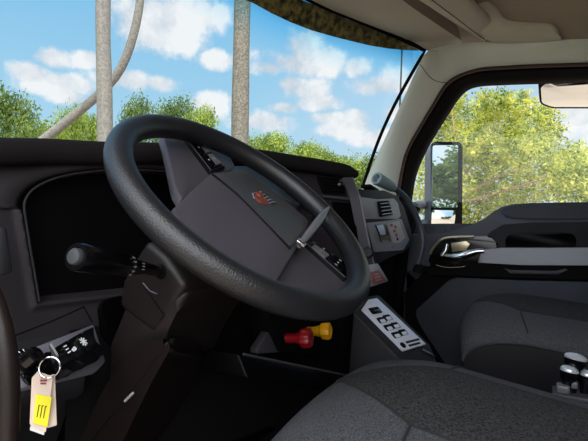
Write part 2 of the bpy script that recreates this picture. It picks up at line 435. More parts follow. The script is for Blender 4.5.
# sun visor folded up against the lining: padded board with rounded roll edge
def quadloft(bm, a0, a1, b0, b1, th, nrm, n=14, bulge=0.):
    """padded board between edges a0-a1 and b0-b1"""
    rows = []
    for i in range(n+1):
        s = i/n; a, b = a0.lerp(a1, s), b0.lerp(b1, s); ring = []
        endf = min(1, .35+3*min(s, 1-s)**.6)
        for k in range(24):
            t = 2*math.pi*k/24; cx = math.copysign(abs(math.cos(t))**.6, math.cos(t)); cy = math.copysign(abs(math.sin(t))**.8, math.sin(t))
            ring.append(a.lerp(b, .5+.5*cx)+nrm*th*cy*endf)
        rows.append(ring)
    loft(bm, rows)
sv = thing('sun_visor', 'padded taupe sun visor folded up behind the header panel', 'sun visor', px(450, 10, Z=1.86))
a0, a1 = px(390, -20, Z=1.85), px(485, 41, Z=1.81)
b0, b1 = px(452, -20, Z=1.86), px(497, 24, Z=1.83)
bm = B(); quadloft(bm, a0, a1, b0, b1, .018, V((0, 0, 1)))
obj('visor_board', bm, M['head'], sv)
bm = B(); tube(bm, [a0.lerp(b0, .36)+V((0, 0, -.0185)), a1.lerp(b1, .2)+V((0, 0, -.017))], .0014, 6)
obj('visor_seam', bm, M['seal'], sv)
# overhead locker moulding ahead of the roof lining
bm = B(); rows = []
up_ = catmull([px(478, -14, X=1.80), px(496, 6, X=1.86), px(506, 18, X=1.9), px(522, 21, X=1.92), px(545, 22, X=1.93), px(556, 26, X=1.93), px(561, 40, X=1.96)], 30)
lo_ = catmull([px(470, 24, X=1.9), px(482, 34, X=1.93), px(492, 42, X=1.97), px(510, 43, X=1.97), px(530, 42.5, X=1.97), px(548, 42, X=1.97), px(561, 41, X=1.97)], 30)
for a, b in zip(up_, lo_): rows.append([a+V((.03, 0, .02))]+[a.lerp(b, k/8)+V((-.03, 0, 0))*math.sin(math.pi*k/8)**.6 for k in range(9)])
grid(bm, rows)
struct('trim_5', bm, M['head'])

# ------------------------------------------------------------------ dashboard
dash = thing('dashboard', 'dark grey truck dashboard wrapping round behind the steering wheel', 'dashboard', (1.0, .85, .6))
HP = [(-400, 82, .74), (-200, 109, .74), (-70, 133, .735), (0, 137, .72), (50, 138, .71), (105, 141, .69), (180, 143, .65), (250, 148, .60), (300, 155.5, .55), (340, 162.5, .49), (357, 167.5, .462)]
hp = catmull([px(x, y, Y=d) for x, y, d in HP], 90)
rows = []; NOR = []
for i, p in enumerate(hp):
    d = hp[min(i+1, 89)]-hp[max(i-1, 0)]; n = V((d.y, -d.x, 0)).normalized()   # toward the driver
    NOR.append(n)
for i, p in enumerate(hp):
    s = i/89; n = NOR[i]; h = .045*(1-s)+.037*s
    e_ = 1.0 if s < .97 else math.sqrt(max(0, 1-((s-.97)/.03)**2))*.5+.5
    h *= e_
    q = p+V((0, 0, -h*(1-e_)))
    rows.append([q-n*.10+V((0, 0, -h-.004)), q-n*.02+V((0, 0, -h-.002)), q-n*.002+V((0, 0, -h)), q+n*.005+V((0, 0, -h*.85)), q+n*.008+V((0, 0, -h*.5)), q+n*.006+V((0, 0, -h*.2)), q+n*.001+V((0, 0, -h*.03)),
                 q-n*.006, q-n*.05+V((0, 0, .0)), q-n*.2+V((0, .05, -.02)), V((q.x-n.x*.3, 1.02-.25*abs((q.x-1)/1.0)**2, 1.10))])
bm = B(); vs, _ = grid(bm, rows); bm.faces.new(vs[-1])
obj('dash_hood', bm, M['hood'], dash, angle=60)

# fascia below the hood, with the recessed instrument opening
base = [p-n*.018 for p, n in zip(hp, NOR)]
fine = resample(base, 240)
fn = []
for i in range(240):
    d = fine[min(i+1, 239)]-fine[max(i-1, 0)]; fn.append(V((d.y, -d.x, 0)).normalized())
def fas(u, z, lift=0.):
    """point on the fascia: u 0..1 along, z height"""
    s = u*239; i = max(0, min(238, int(s))); t = s-i
    p = fine[i].lerp(fine[i+1], t); n = fn[i].lerp(fn[i+1], t)
    lean = .035*max(0, (1.10-z))/.3
    return V((p.x, p.y, z))+n*(lift+lean)
# position of the opening along u, from the measured outline
def ufor(x, y):
    best = None
    for i in range(240):
        p = fine[i]; d = p-CAM; zz = d.dot(FW); X = 294+F*d.dot(RT)/zz
        if best is None or abs(X-x) < best[0]: best = (abs(X-x), i/239, zz)
    return best[1], 1.0+(230-y)/F*best[2]
u0, z0 = ufor(22, 215); u1 = ufor(306, 200)[0]; zt = ufor(110, 166)[1]; zb = ufor(60, 296)[1]
Lu = sum((fine[i+1]-fine[i]).length for i in range(239))
def opening(u, z):
    """signed distance (m, about) outside the instrument opening: arch over a flat sill"""
    x = u*Lu; xl, xr = u0*Lu, u1*Lu
    cx, hx = (xl+xr)/2, (xr-xl)/2
    sp = zt-.085                       # springing of the arch
    if z > sp:
        r = (abs((x-cx)/hx)**2.6+abs((z-sp)/(zt-sp))**2.2)**.45
        return (r-1)*.06 if r > 1 else (r-1)*.08
    sl = (sp-z)*.13                    # sides lean inwards toward the sill
    return max(abs(x-cx)-hx+sl, zb-z)
rows = []; NU, NZ = 330, 110
zlo = .83
for i in range(NU):
    u = i/(NU-1); row = []
    ztop = fas(u, 1.1).z*0+hp[min(89, int(u*89))].z-.03
    for k in range(NZ):
        z = zlo+(ztop-zlo)*k/(NZ-1)
        dd = opening(u, z)
        t = max(0, min(1, (.003-dd)/.007)); t = t*t*(3-2*t)
        lip = .006*math.exp(-((dd-.006)/.006)**2)
        row.append(fas(u, z, lip-.034*t))
    rows.append(row)
bm = B(); grid(bm, rows)
obj('fascia', bm, M['dash'], dash, angle=70)
bm = B()
grid(bm, [[fas(u0-.01+(u1-u0+.02)*i/40, zb-.02+(zt-zb+.03)*k/10, -.030) for k in range(11)] for i in range(41)])
obj('instrument_display', bm, M['screen'], dash, label='unlit black instrument display')

bm = B(); cx_, hx_, sp_ = (u0+u1)/2*Lu, (u1-u0)/2*Lu, zt-.085
arc = []
for k in range(61):
    t = math.pi*(1-k/60); c_, s_ = math.cos(t), math.sin(t)
    arc.append((cx_+hx_*math.copysign(abs(c_)**(2/2.6), c_), sp_+(zt-sp_)*abs(s_)**(2/2.2)))
arc = [(cx_-hx_-.001+(sp_-z_)*.13, z_) for z_ in (zb, zb+.03, zb+.06, zb+.09)]+arc
arc = [a for a in arc if a[1] <= 1.2]
bz = resample([fas(a[0]/Lu, a[1], .006) for a in arc], 120)
tube(bm, bz, .0020, 8); obj('instrument_bezel', bm, M['dash2'], dash)
# knee panel under the fascia, leaning out to the driver
rows = []
for i in range(60):
    u = .382*i/59; a = fas(u, zlo)
    n = fn[min(239, int(u*239))]
    dep = .05*max(0, 1-max(0, u-.19)*3.2)
    rows.append([a, a+n*(dep*.3)+V((0, 0, -.02)), a+n*dep+V((0, 0, -.075)), a+n*dep*.6+V((0, 0, -.10)), a-n*.05+V((0, 0, -.14)), a-n*.2+V((0, 0, -.36))])
bm = B(); grid(bm, rows)
obj('knee_panel', bm, M['dash2'], dash, angle=50)
bm = B(); grid(bm, [[fas(u, zlo+.004, .004), fas(u, zlo-.05, -.004), fas(u, zlo-.10, -.02), fas(u, zlo-.3, -.05)] for u in [.365+.635*i/30 for i in range(31)]]); obj('lower_panel', bm, M['black'], dash)
# seam between fascia and knee panel
bm = B(); tube(bm, [px(-10, 340, Y=.652), px(14, 336, Y=.652), px(50, 322, Y=.66), px(84, 307, Y=.675), px(92, 322, Y=.675)], .0012, 6)
obj('panel_seam', bm, M['black'], dash)

bm = B(); slab(bm, [px(x, y, Y=.650) for x, y in [(97, 308), (102, 301), (112, 297), (150, 292), (150, 350), (108, 345), (100, 334)]], (0, -1, .1), .006, .001, .008); obj('knee_pocket', bm, M['screen'], dash)
# side display at far left edge
q = [px(-4, 228, Y=.675), px(3, 229, Y=.675), px(9, 272, Y=.67), px(-4, 276, Y=.67)]
bm = B(); slab(bm, q, (0, -1, .1), .012, .003); obj('side_bezel', bm, M['dash2'], dash)

# left switch panel
SP = [px(14, 355, Y=.585), px(94, 324, Y=.645), px(106, 361, Y=.625), px(97, 371, Y=.615), px(20, 389, Y=.555)]
spn = nrm3(SP[0], SP[1], SP[4], CAM)
bm = B(); slab(bm, SP, spn, .012, .003, 0, -.012)
spanel = obj('switch_panel', bm, M['silver'], dash)
def onsp(x, y, lift=0.):
    d = FW+RT*((x-294)/F)+UP*((220.5-y)/F); o = SP[0]+spn*lift
    return CAM+d*((o-CAM).dot(spn)/d.dot(spn))
bm = B(); slab(bm, [onsp(x, y) for x, y in [(40, 357.5), (82, 338), (88, 338.5), (99, 354), (97, 361.5), (60, 379), (26, 386.5), (18, 373), (28, 362)]], spn, .004, .001, .008)
obj('switch_recess', bm, M['gloss'], spanel)
# rocker switches with white pictograms
for j, quad in enumerate([[(48, 353), (60, 346), (78, 371), (64, 379)], [(62, 345), (74, 338), (90, 363), (79, 371)], [(76, 337), (87, 332), (101, 356), (92, 363)]]):
    q = [onsp(x, y) for x, y in quad]
    bm = B(); n_ = 10; rows = []
    for i in range(n_+1):
        t = i/n_; h = .014-.010*math.sin(math.pi*t)+.004*t
        a, b = q[0].lerp(q[3], t), q[1].lerp(q[2], t)
        rows.append([a+spn*.003, a+spn*h, a.lerp(b, .5)+spn*(h+.001), b+spn*h, b+spn*.003])
    grid(bm, rows); rk = obj('rocker_switch', bm, M['gloss'], spanel)
    if j == 1:
        bm = B(); c = [onsp(x, y, .013) for x, y in [(67, 345), (69, 348), (71, 351)]]
        for p in c:
            d = (onsp(71, 346, .013)-onsp(66, 349, .013)).normalized()
            box(bm, p-d*.004, d*.003, spn*.0004, spn.cross(d)*.0009)
        prism(bm, rounded([onsp(x, y, .013) for x, y in [(71, 350), (74, 346), (77, 349), (74, 352)]], .002), spn*.0006)
        obj('pictogram', bm, M['white'], rk)
    if j == 2:
        bm = B(); c = onsp(83.5, 341.5, .0135); u_, w_ = frame(spn)
        for k in range(8):
            a = k*math.pi/4; d = u_*math.cos(a)+w_*math.sin(a)
            box(bm, c+d*.0052, d*.0018, spn*.0004, spn.cross(d)*.0008)
        lathe(bm, c, spn, [(0, .0028), (.0006, .0028)], 12)
        obj('pictogram', bm, M['white'], rk)
# rotary lamp switch
c = onsp(24, 364)
bm = B(); lathe(bm, c, spn, [(0, .019), (.006, .018), (.008, .013), (.022, .011), (.024, .008)], 24)
rot = obj('rotary_switch', bm, M['gloss'], spanel)
bm = B(); u_, w_ = frame(spn)
for k in range(9):
    a = R(-60+k*28); d = u_*math.cos(a)+w_*math.sin(a); box(bm, c+spn*.0072+d*.0155, d*.0014, spn*.0004, spn.cross(d)*.0006)
obj('dial_marks', bm, M['white'], rot)
# ignition barrel with the key in it
kc = onsp(46, 366)
bm = B(); lathe(bm, kc, spn, [(0, .016), (.010, .015), (.012, .010), (.012, .004)], 24)
obj('ignition_barrel', bm, M['gloss'], spanel)

# centre stack: vent, trim bar, screen, bright edge
def fpx(x, y, lift=0.):
    u, z = ufor(x, y); return fas(u, z, lift)
def fpatch(pts, lift, th, name, m, parent, r=.004, label=None):
    q = [fpx(x, y, lift) for x, y in pts]
    n = nrm3(q[0], q[1], q[2], CAM); bm = B(); slab(bm, q, n, th, th*.3, r, 0)
    return obj(name, bm, m, parent, label=label), q, n
vent, q, n = fpatch([(316, 176), (341, 178.5), (344, 194), (321, 193)], .002, .008, 'air_vent', M['black'], dash)
for k in range(5):
    t = .12+.19*k; a, b = q[0].lerp(q[3], t), q[1].lerp(q[2], t)
    bm = B(); box(bm, a.lerp(b, .5)+n*.0095, (b-a)*.47, n*.004, (n.cross(b-a)).normalized()*.0012)
    obj('vent_slat', bm, M['gloss'], vent)
bm = B(); lathe(bm, bil(q, .72, .45)+n*.012, n, [(0, .0035), (.006, .0035), (.007, .002)], 12); obj('vent_tab', bm, M['silver'], vent)
fpatch([(318, 195.5), (352, 198.5), (353, 201), (320, 198)], .004, .006, 'trim_bar', M['hubtop'], dash, .001)
fpatch([(330, 202), (351, 204), (360, 246), (338, 246)], .001, .006, 'centre_screen', M['screen'], dash)
# bright right-hand edge of the stack, sweeping down to the label plate
ed = catmull([px(353, 178, Y=.452), px(359, 195, Y=.45), px(364, 220, Y=.447), px(369, 245, Y=.444), px(374, 266, Y=.44)], 24)
bm = B(); rows = []
for p in ed:
    rows.append([p+V((-.024, .02, 0)), p+V((-.018, -.006, 0)), p+V((-.005, -.004, 0)), p+V((.002, .006, 0)), p+V((.004, .03, 0)), p+V((.0, .25, 0))])
grid(bm, rows); obj('stack_edge', bm, M['stack'], dash)
bm = B(); tube(bm, [p+V((-.020, -.009, 0)) for p in ed[5:]], .0025, 8); obj('stack_beading', bm, M['silver'], dash)
# rotary knob at the side of the stack
c = px(368, 253, Y=.43); n = (CAM-c).normalized(); bm = B(); lathe(bm, c+n*-.01, n+V((-.3, 0, .2)), [(0, .016), (.012, .015), (.016, .012), (.016, .006)], 20); obj('climate_knob', bm, M['dash2'], dash)
# lower block under the stack with red labelled plate
q = [px(366, 265, Y=.41), px(378, 263, Y=.435), px(389, 281, Y=.425), px(371, 287, Y=.395)]
n = nrm3(q[0], q[1], q[2], CAM)
bm = B(); slab(bm, q, n, .03, .004, 0, -.03); pl = obj('label_block', bm, M['trimgrey'], dash, label='grey block with red label')
bm = B(); slab(bm, [bil(q, s, t) for s, t in [(.15, .35), (.7, .35), (.85, .95), (.1, .9)]], n, .0012, 0, 0, .0005); obj('label_sticker', bm, M['redlabel'], pl)
bm = B()
for t in (.52, .66, .80):
    a, b = bil(q, .28, t), bil(q, .62, t); box(bm, a.lerp(b, .5)+n*.002, (b-a)*.45, n*.0003, n.cross(b-a).normalized()*.0009)
obj('sticker_writing', bm, M['pink'], pl)
bm = B(); prism(bm, [px(340, 215, Y=.50), px(372, 262, Y=.462), px(386, 285, Y=.46), px(380, 330, Y=.47), px(330, 330, Y=.5), px(320, 260, Y=.53)], V((0.02, .12, 0)), .004)
obj('stack_skirt', bm, M['black'], dash)

# passenger side of the dash: grey panel with vent and device
PY = .53
pq = [px(352, 189, Y=PY), px(385, 190.5, Y=PY), px(397, 196, Y=PY), px(404, 207, Y=PY), px(411, 230, Y=PY), px(413, 243, Y=PY), px(404, 252, Y=PY), px(388, 258, Y=PY), px(366, 272, Y=PY), px(352, 260, Y=PY)]
bm = B(); prism(bm, rounded(pq, .012, 4), V((.03, .30, .02)), .006, 3)
pp = obj('passenger_panel', bm, M['dash2'], dash)
def ppl(pts, lift, th, name, m, r=.004, label=None, parent=None):
    q = [px(x, y, Y=PY-lift) for x, y in pts]; bm = B(); slab(bm, q, (0, -1, 0), th, th*.3, r); return obj(name, bm, m, parent or dash, label=label), q
ppl([(358, 197), (376, 199.5), (392, 198.5), (396, 203), (399, 216), (396, 219), (362, 219)], .000, .008, 'vent_surround', M['trimgrey'], .006)
v2, q = ppl([(377, 201.5), (388, 200.5), (392, 215), (379.5, 217)], .009, .004, 'air_vent', M['black'])
for k in range(4):
    t = .15+.23*k; a, b = q[0].lerp(q[3], t), q[1].lerp(q[2], t)
    bm = B(); box(bm, a.lerp(b, .5)+V((0, -.006, 0)), (b-a)*.46, V((0, .004, 0)), V((0, 0, .0014))); obj('vent_slat', bm, M['gloss'], v2)
ppl([(366, 223), (400, 219), (408, 240), (402, 250), (374, 252)], .0, .006, 'control_panel', M['trimgrey'], .006)
ppl([(375, 225), (385, 224), (390, 241), (381, 242)], .007, .004, 'climate_display', M['gloss'], .001)
ppl([(376.5, 225.5), (383, 224.5), (386, 234.5), (380.5, 235)], .0115, .001, 'display_label', M['lcd'], .0)
ppl([(387, 224), (398.5, 221), (405, 238), (399, 243), (393, 243)], .007, .002, 'warning_sticker', M['pink'], .001)
for (x, y, w_) in [(391, 225, 2.5), (395, 227, 2.0), (394, 231, 2.0), (396, 235, 2), (397, 239, 1.5)]:
    ppl([(x-w_/2, y-1.2), (x+w_/2, y-1.6), (x+w_/2+.8, y+1.2), (x-w_/2+.8, y+1.6)], .0095, .0008, 'sticker_print', M['redlabel'] if y < 238 else M['black'], 0)
ppl([(392, 246), (403, 241.5), (404, 243.5), (393, 248)], .007, .003, 'panel_lip', M['trimgrey'], .0)
bm = B(); box(bm, px(370, 188.5, Y=.60), (.05, .0, -.006), (0, .02, 0), (0, 0, .006), .002); obj('demister_grille', bm, M['black'], dash)
# top of the dash under the windshield on the passenger side
rows = []
for i in range(12):
    x = 1.17+(1.98-1.17)*i/11
    ybk = 1.06-.20*max(0, (x-1.4)/.6)**2
    zt_ = px(372, 189, Y=PY).z-.002
    rr = max(0, (x-1.70)/.28)
    rows.append([V((x, .56+.03*rr, zt_-.03*rr)), V((x, .62+.03*rr, zt_-.02*rr)), V((x, ybk, 1.09))])
bm = B(); grid(bm, rows); obj('dash_top', bm, M['dash2'], dash)
# dark glove-box body beneath
bm = B(); abox(bm, 1.22, 1.99, .60, 1.1, .35, 1.06, .02); obj('glove_box', bm, M['black'], dash)
# dash end wall against the pillar
bm = B(); prism(bm, [V((1.985, .50, 1.10)), V((1.985, .78, 1.20)), V((1.985, 1.05, 1.10)), V((1.985, 1.05, .4)), V((1.985, .62, .4)), V((1.985, .56, .95))], V((.04, 0, 0)), .008)
obj('dash_end', bm, M['black'], dash)

# lower centre panel with brake knobs
KP = [px(262, 300, Y=.49), px(345, 300, Y=.49), px(345, 362, Y=.49), px(282, 352, Y=.49)]
bm = B(); prism(bm, KP, V((0, .06, .0)), .004); obj('knob_panel', bm, M['black'], dash)
bm = B(); prism(bm, [px(270, 330, Y=.505), px(281, 352, Y=.50), px(258, 354, Y=.505), px(258, 349, Y=.507)], V((0, .02, 0)), .002); obj('side_gusset', bm, M['hub'], dash)
def valve(x, y, m, name, hexn, rr, label):
    c = px(x, y, Y=.455); ax = V((.18, -1, .10)).normalized()
    bm = B()
    lathe(bm, c+V((0, 0, 0)), -ax, [(0, rr*.62), (.012, rr*.55), (.014, rr*.5), (.036, rr*.5)], 16)
    # lobed push knob
    u_, w_ = frame(ax); rings = []
    for t, k in [(-.004, .7), (.0, .95), (.008, 1.0), (.016, 1.0), (.020, .92), (.021, .6), (.018, .35)]:
        ring = []
        for j in range(48):
            a = 2*math.pi*j/48
            if hexn == 8: f_ = 1-.10*(.5+.5*math.cos(8*a))
            else: f_ = 1/max(abs(math.cos(a)), abs(math.sin(a)), .80*(abs(math.cos(a))+abs(math.sin(a))))*.86
            ring.append(c+ax*t+(u_*math.cos(a)+w_*math.sin(a))*rr*k*f_)
        rings.append(ring)
    loft(bm, rings)
    return obj(name, bm, m, dash, label=label, angle=35)
valve(302, 338, M['red'], 'brake_knob', 8, .021, 'red octagonal brake knob')
valve(322, 331, M['yellow'], 'brake_knob', 4, .022, 'yellow square brake knob')
# shallow tray ledge
T0, T1 = px(243, 354.5, Y=.46), px(348, 376, Y=.40)
bm = B(); box(bm, T0.lerp(T1, .5)+V((0, .055, -.02)), (T1-T0)*.5, V((0, .055, 0)), V((0, .01, .02)), .004, 3); obj('tray', bm, M['screen'], dash)
bm = B(); tube(bm, [T0+V((0, -.001, .001)), T1+V((0, -.001, .001))], .002, 8); obj('tray_edge', bm, M['hub'], dash)

# sloping console with bright switch plate
con = thing('switch_console', 'dark sloping console with bright silver switch plate beside driver seat', 'console', px(385, 350, Y=.33)+V((0, 0, -.5)))
PQ = [px(368, 301, Z=.82), px(376, 299.5, Z=.82), px(425, 345.5, Z=.72), px(402, 352, Z=.72), px(361, 310.5, Z=.81)]
pn = nrm3(PQ[1], PQ[2], PQ[3], CAM)
def onp(x, y, lift=0.):
    d = FW+RT*((x-294)/F)+UP*((220.5-y)/F); o = PQ[2]+pn*lift
    return CAM+d*((o-CAM).dot(pn)/d.dot(pn))
PQ = [onp(x, y) for x, y in [(367.5, 301), (376, 299.5), (425, 345.5), (402, 352), (361, 310.5)]]
bm = B(); slab(bm, PQ, pn, .006, .0015, 0, 0); plate = obj('switch_plate', bm, M['plate'], con, label='bright silver switch plate')
body = [onp(x, y, -.002) for x, y in [(364, 296), (379, 294), (430, 344), (438, 364), (401, 361), (353, 312)]]
bm = B(); prism(bm, body, V((0, .03, -.34)), .006, 2); obj('console_body', bm, M['dash2'], con)
# thumb pockets and switches in the plate
def pocket(x, y, w_, h_, name, m, lift=.0062):
    e1 = (onp(425, 345.5)-onp(402, 352)).normalized(); e2 = (onp(402, 352)-onp(361, 310.5)); e2 = (e2-e1*e2.dot(e1)).normalized()
    c = onp(x, y, lift)
    q = rounded([c+e1*w_*i+e2*h_*j for i, j in [(-1, -1), (1, -1), (1, 1), (-1, 1)]], .004, 4)
    bm = B(); prism(bm, q, pn*.0010); o = obj(name, bm, m, plate)
    bm = B(); q = rounded([c+pn*.0010+e1*w_*i*.60+e2*h_*j for i, j in [(-1, -.05), (1, -.05), (1, 1.0), (-1, 1.0)]], .002, 3)
    prism(bm, q, pn*.0025, .0006); obj('switch_paddle', bm, M['plate'] if name == 'thumb_switch' else M['gloss'], o)
pocket(375.2, 310.6, .0190, .0100, 'rocker_switch', M['black'])
for x, y in [(387.5, 317.6), (395.3, 325.4), (403, 332.5), (381.5, 320.2), (388.5, 327.6), (396.2, 335)]:
    pocket(x, y, .0135, .0085, 'thumb_switch', M['black'])
c = onp(403, 345.2, .0064); bm = B(); lathe(bm, c, pn, [(0, .0080), (.0006, .0080)], 20); obj('plate_emblem', bm, M['black'], plate)
dx = (onp(425, 345.5)-onp(402, 352)).normalized(); dy = (onp(402, 352)-onp(361, 310.5)); dy = (dy-dx*dy.dot(dx)).normalized()
for j in range(2):
    p = onp(406.5, 343.2, .0064)+dy*(.010*j-.002)
    bm = B()
    for k in range(7-j):
        box(bm, p+dx*(.004+k*.0075), dx*.0030, pn*.0004, dy*.0028)
    obj('plate_lettering', bm, M['black'], plate)
# chrome pen-like lever lying at the foot of the plate
bm = B(); a, b = px(422, 350, Y=.262), px(435, 357, Y=.235); tube(bm, [a, a.lerp(b, .7), b], [.0035, .0042, .0015], 12)
pen = obj('chrome_lever', bm, M['chrome'], con)

# ------------------------------------------------------------------ steering wheel (turned about 65 degrees to the right)
W = V((.5685, .4064, 1.0386)); AL, YW = R(48.1), R(-4.74)
un = V((math.cos(YW), math.sin(YW), 0)); wn = V((math.sin(YW)*math.cos(AL), -math.cos(YW)*math.cos(AL), math.sin(AL))); vn = wn.cross(un)
TURN = R(-65)
wa = un*math.cos(TURN)+vn*math.sin(TURN); wb = -un*math.sin(TURN)+vn*math.cos(TURN)
def wp(a, b, h=0.): return W+wa*a+wb*b+wn*h
wheel = thing('steering_wheel', 'large black leather steering wheel turned to the right', 'steering wheel', W)
bm = B(); RR = .21; rings = []
for i in range(128):
    t = 2*math.pi*i/128; c = wp(RR*math.cos(t), RR*math.sin(t)); o = (wa*math.cos(t)+wb*math.sin(t))
    ring = []
    for k in range(20):
        p = 2*math.pi*k/20; r_ = .0185
        # thumb swellings where the spokes meet the rim
        sw = sum(math.exp(-((t-g)/.16)**2) for g in (R(14), R(166)))
        ring.append(c+o*math.cos(p)*r_*(1+.12*sw*(math.cos(p) < 0))+wn*math.sin(p)*.0195)
    rings.append(ring)
grid(bm, rings+[rings[0]], True)
obj('rim', bm, M['leather'], wheel, angle=180)
# hub cover: a dished, six-sided pad
def symm(P): return P+[(-a, b) for a, b in P[::-1]]
H0 = -.012
def wab(x, y, h):
    d = FW+RT*((x-294)/F)+UP*((220.5-y)/F); o = W+wn*h
    p = CAM+d*((o-CAM).dot(wn)/d.dot(wn))-W
    return V((p.dot(wa), p.dot(wb), 0))
hub_r = rounded([wab(x, y, H0) for x, y in [(171, 209), (211, 171.5), (249, 170), (310, 219), (306.5, 233), (274, 288), (236, 282), (190, 246)]], .014, 6)
cen = sum(hub_r, V())/len(hub_r)
bm = B(); rings = []
for sc, h in [(.86, H0-.028), (.97, H0-.024), (1.0, H0-.018), (.998, H0-.007), (.985, H0-.002), (.955, H0), (.6, H0+.001), (.3, H0+.0015), (.02, H0+.0015)]:
    rings.append([wp(cen.x+(p.x-cen.x)*sc, cen.y+(p.y-cen.y)*sc, h) for p in hub_r])
loft(bm, rings); obj('airbag_cover', bm, M['hub'], wheel, angle=50)
# upper band of the cover, smoother, carrying the emblem
bp = rounded([wab(x, y, H0+.002) for x, y in [(215, 175), (247, 172.5), (304, 219), (302, 231), (291, 247), (258, 214), (236, 192)]], .008, 4)
bm = B(); slab(bm, [wp(p.x, p.y, H0-.002) for p in bp], wn, .0052, .0015); cover_top = obj('cover_band', bm, M['hubtop'], wheel)
bm = B(); tube(bm, catmull([wp(*wab(x, y, H0+.001)[:2], H0+.001) for x, y in [(212, 174), (236, 194), (257, 215), (290, 249)]], 30), .0022, 8); obj('cover_groove', bm, M['black'], wheel)
# copper emblem: ringed disc with feathered bars
em_ = wab(262.5, 198.5, H0+.005); em = (em_.x, em_.y); bm = B(); eh = H0+.0032
lathe(bm, wp(em[0], em[1]-.004, eh-.003), wn, [(0, .0150), (.004, .0146), (.0050, .0132), (.004, .0118), (.0046, .0100), (.0056, .005), (.0056, .0005)], 28)
lathe(bm, wp(em[0]-.008, em[1]+.006, eh-.002), wn, [(0, .008), (.006, .007), (.0075, .002)], 18)
emblem = obj('emblem', bm, M['copper'], wheel, label='copper winged emblem')
bm = B()
for k in range(5):
    a0_ = (em[0]+.014-.0068*k, em[1]+.006+.001*k); a1_ = (a0_[0]+.006-.001*k, a0_[1]+.021-.001*k)
    tube(bm, [wp(*a0_, eh+.0005), wp((a0_[0]+a1_[0])/2, (a0_[1]+a1_[1])/2, eh+.0025), wp(*a1_, eh+.0005)], [.0014, .0016, .0009], 8)
tube(bm, [wp(em[0]-.016, em[1]+.008, eh), wp(em[0]-.0175, em[1]-.008, eh+.001), wp(em[0]-.008, em[1]-.020, eh)], .0014, 8)
obj('emblem_feathers', bm, M['silver'], emblem)
# spokes
SPH = -.030
SPK = {-1: [(182, 200), (176, 190), (166, 146), (162, 134), (172, 122), (192, 122), (226, 148), (236, 166), (215, 182)],
       1: [(296, 238), (306, 243), (350, 266), (366, 278), (356, 292), (316, 294), (296, 292), (274, 293), (262, 286), (280, 262)]}
for s in (-1, 1):
    bm = B(); rings = []
    po = rounded([wab(x, y, SPH) for x, y in SPK[s]], .008, 4)
    c = sum(po, V())/len(po)
    for sc, h in [(.9, SPH-.022), (1.0, SPH-.016), (1.0, SPH-.006), (.98, SPH-.0015), (.94, SPH), (.4, SPH), (.02, SPH)]:
        rings.append([wp(c.x+(p.x-c.x)*sc, c.y+(p.y-c.y)*sc, h) for p in po])
    loft(bm, rings); sp = obj('spoke', bm, M['hub'], wheel, angle=50)
    # switch pod
    PD = {-1: [(177, 128), (190, 130), (226, 168), (211, 173)], 1: [(305, 243.5), (311, 241), (354, 269), (346, 280)]}[s]
    q4 = [wab(x, y, SPH+.006) for x, y in PD]
    bm = B(); slab(bm, [wp(p.x, p.y, SPH-.002) for p in q4], wn, .009, .002, .006); pd = obj('switch_pod', bm, M['gloss'], sp)
    P4 = [bil(q4, t, v) for t, v in ((.06, .04), (.94, .04), (.94, .96), (.06, .96))]
    bm = B(); tube(bm, [wp(p.x, p.y, SPH+.0072) for p in (P4+P4[:1])], .0010, 6); obj('pod_trim', bm, M['hub'], pd)
    for j in range(3):
        for k in range(2):
            t0, t1 = .10+.42*k, .46+.42*k; v0, v1 = .06+.31*j, .32+.31*j
            cs = [bil(P4, t0, v0), bil(P4, t1, v0), bil(P4, t1, v1), bil(P4, t0, v1)] if s < 0 else [bil(P4, v0, t0), bil(P4, v1, t0), bil(P4, v1, t1), bil(P4, v0, t1)]
            bm = B(); slab(bm, [wp(p.x, p.y, SPH+.0072) for p in cs], wn, .003, .001, .002); bt = obj('wheel_button', bm, M['flank'] if (k == 1 and s < 0) or (k == 0 and s > 0 and j < 2) else M['gloss'], pd)
            bm2 = B(); cc = sum(cs, V())/4
            if (j+k) % 2 == 0: lathe(bm2, wp(cc.x, cc.y, SPH+.0102), wn, [(0, .0020), (.0004, .0020)], 10)
            else: box(bm2, wp(cc.x, cc.y, SPH+.0104), wa*.0028, wb*.0008, wn*.0003)
            obj('button_mark', bm2, M['mark'], pd)
# dark upper arm and lower stub joining hub and rim
for nm_, pts_, m_ in (('spoke', [(206, 176), (214, 166), (284, 166), (296, 182), (300, 206), (262, 190)], M['hubtop']), ('spoke', [(176, 232), (186, 227), (206, 250), (198, 262)], M['flank'])):
    po = rounded([wab(x, y, -.034) for x, y in pts_], .006, 4); bm = B(); slab(bm, [wp(p.x, p.y, -.044) for p in po], wn, .010, .003); obj(nm_, bm, m_, wheel)
# bright edge piece along the hub's right flank
def wpx(x, y, h):
    d = FW+RT*((x-294)/F)+UP*((220.5-y)/F); o = W+wn*h
    return CAM+d*((o-CAM).dot(wn)/d.dot(wn))
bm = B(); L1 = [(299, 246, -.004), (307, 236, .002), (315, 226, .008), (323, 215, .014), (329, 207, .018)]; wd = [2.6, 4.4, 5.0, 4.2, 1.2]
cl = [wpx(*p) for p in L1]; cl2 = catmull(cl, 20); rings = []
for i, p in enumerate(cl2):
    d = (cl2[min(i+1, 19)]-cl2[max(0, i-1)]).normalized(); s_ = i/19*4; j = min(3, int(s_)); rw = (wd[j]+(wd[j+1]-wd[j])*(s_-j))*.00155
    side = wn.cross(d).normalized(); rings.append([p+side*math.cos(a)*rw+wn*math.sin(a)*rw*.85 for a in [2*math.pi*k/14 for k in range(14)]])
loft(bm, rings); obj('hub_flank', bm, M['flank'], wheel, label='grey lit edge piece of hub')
bm = B(); c = wpx(301, 243, .003); box(bm, c, wa*.008, wb*.006, wn*.003, .002); obj('flank_cap', bm, M['chrome'], wheel)
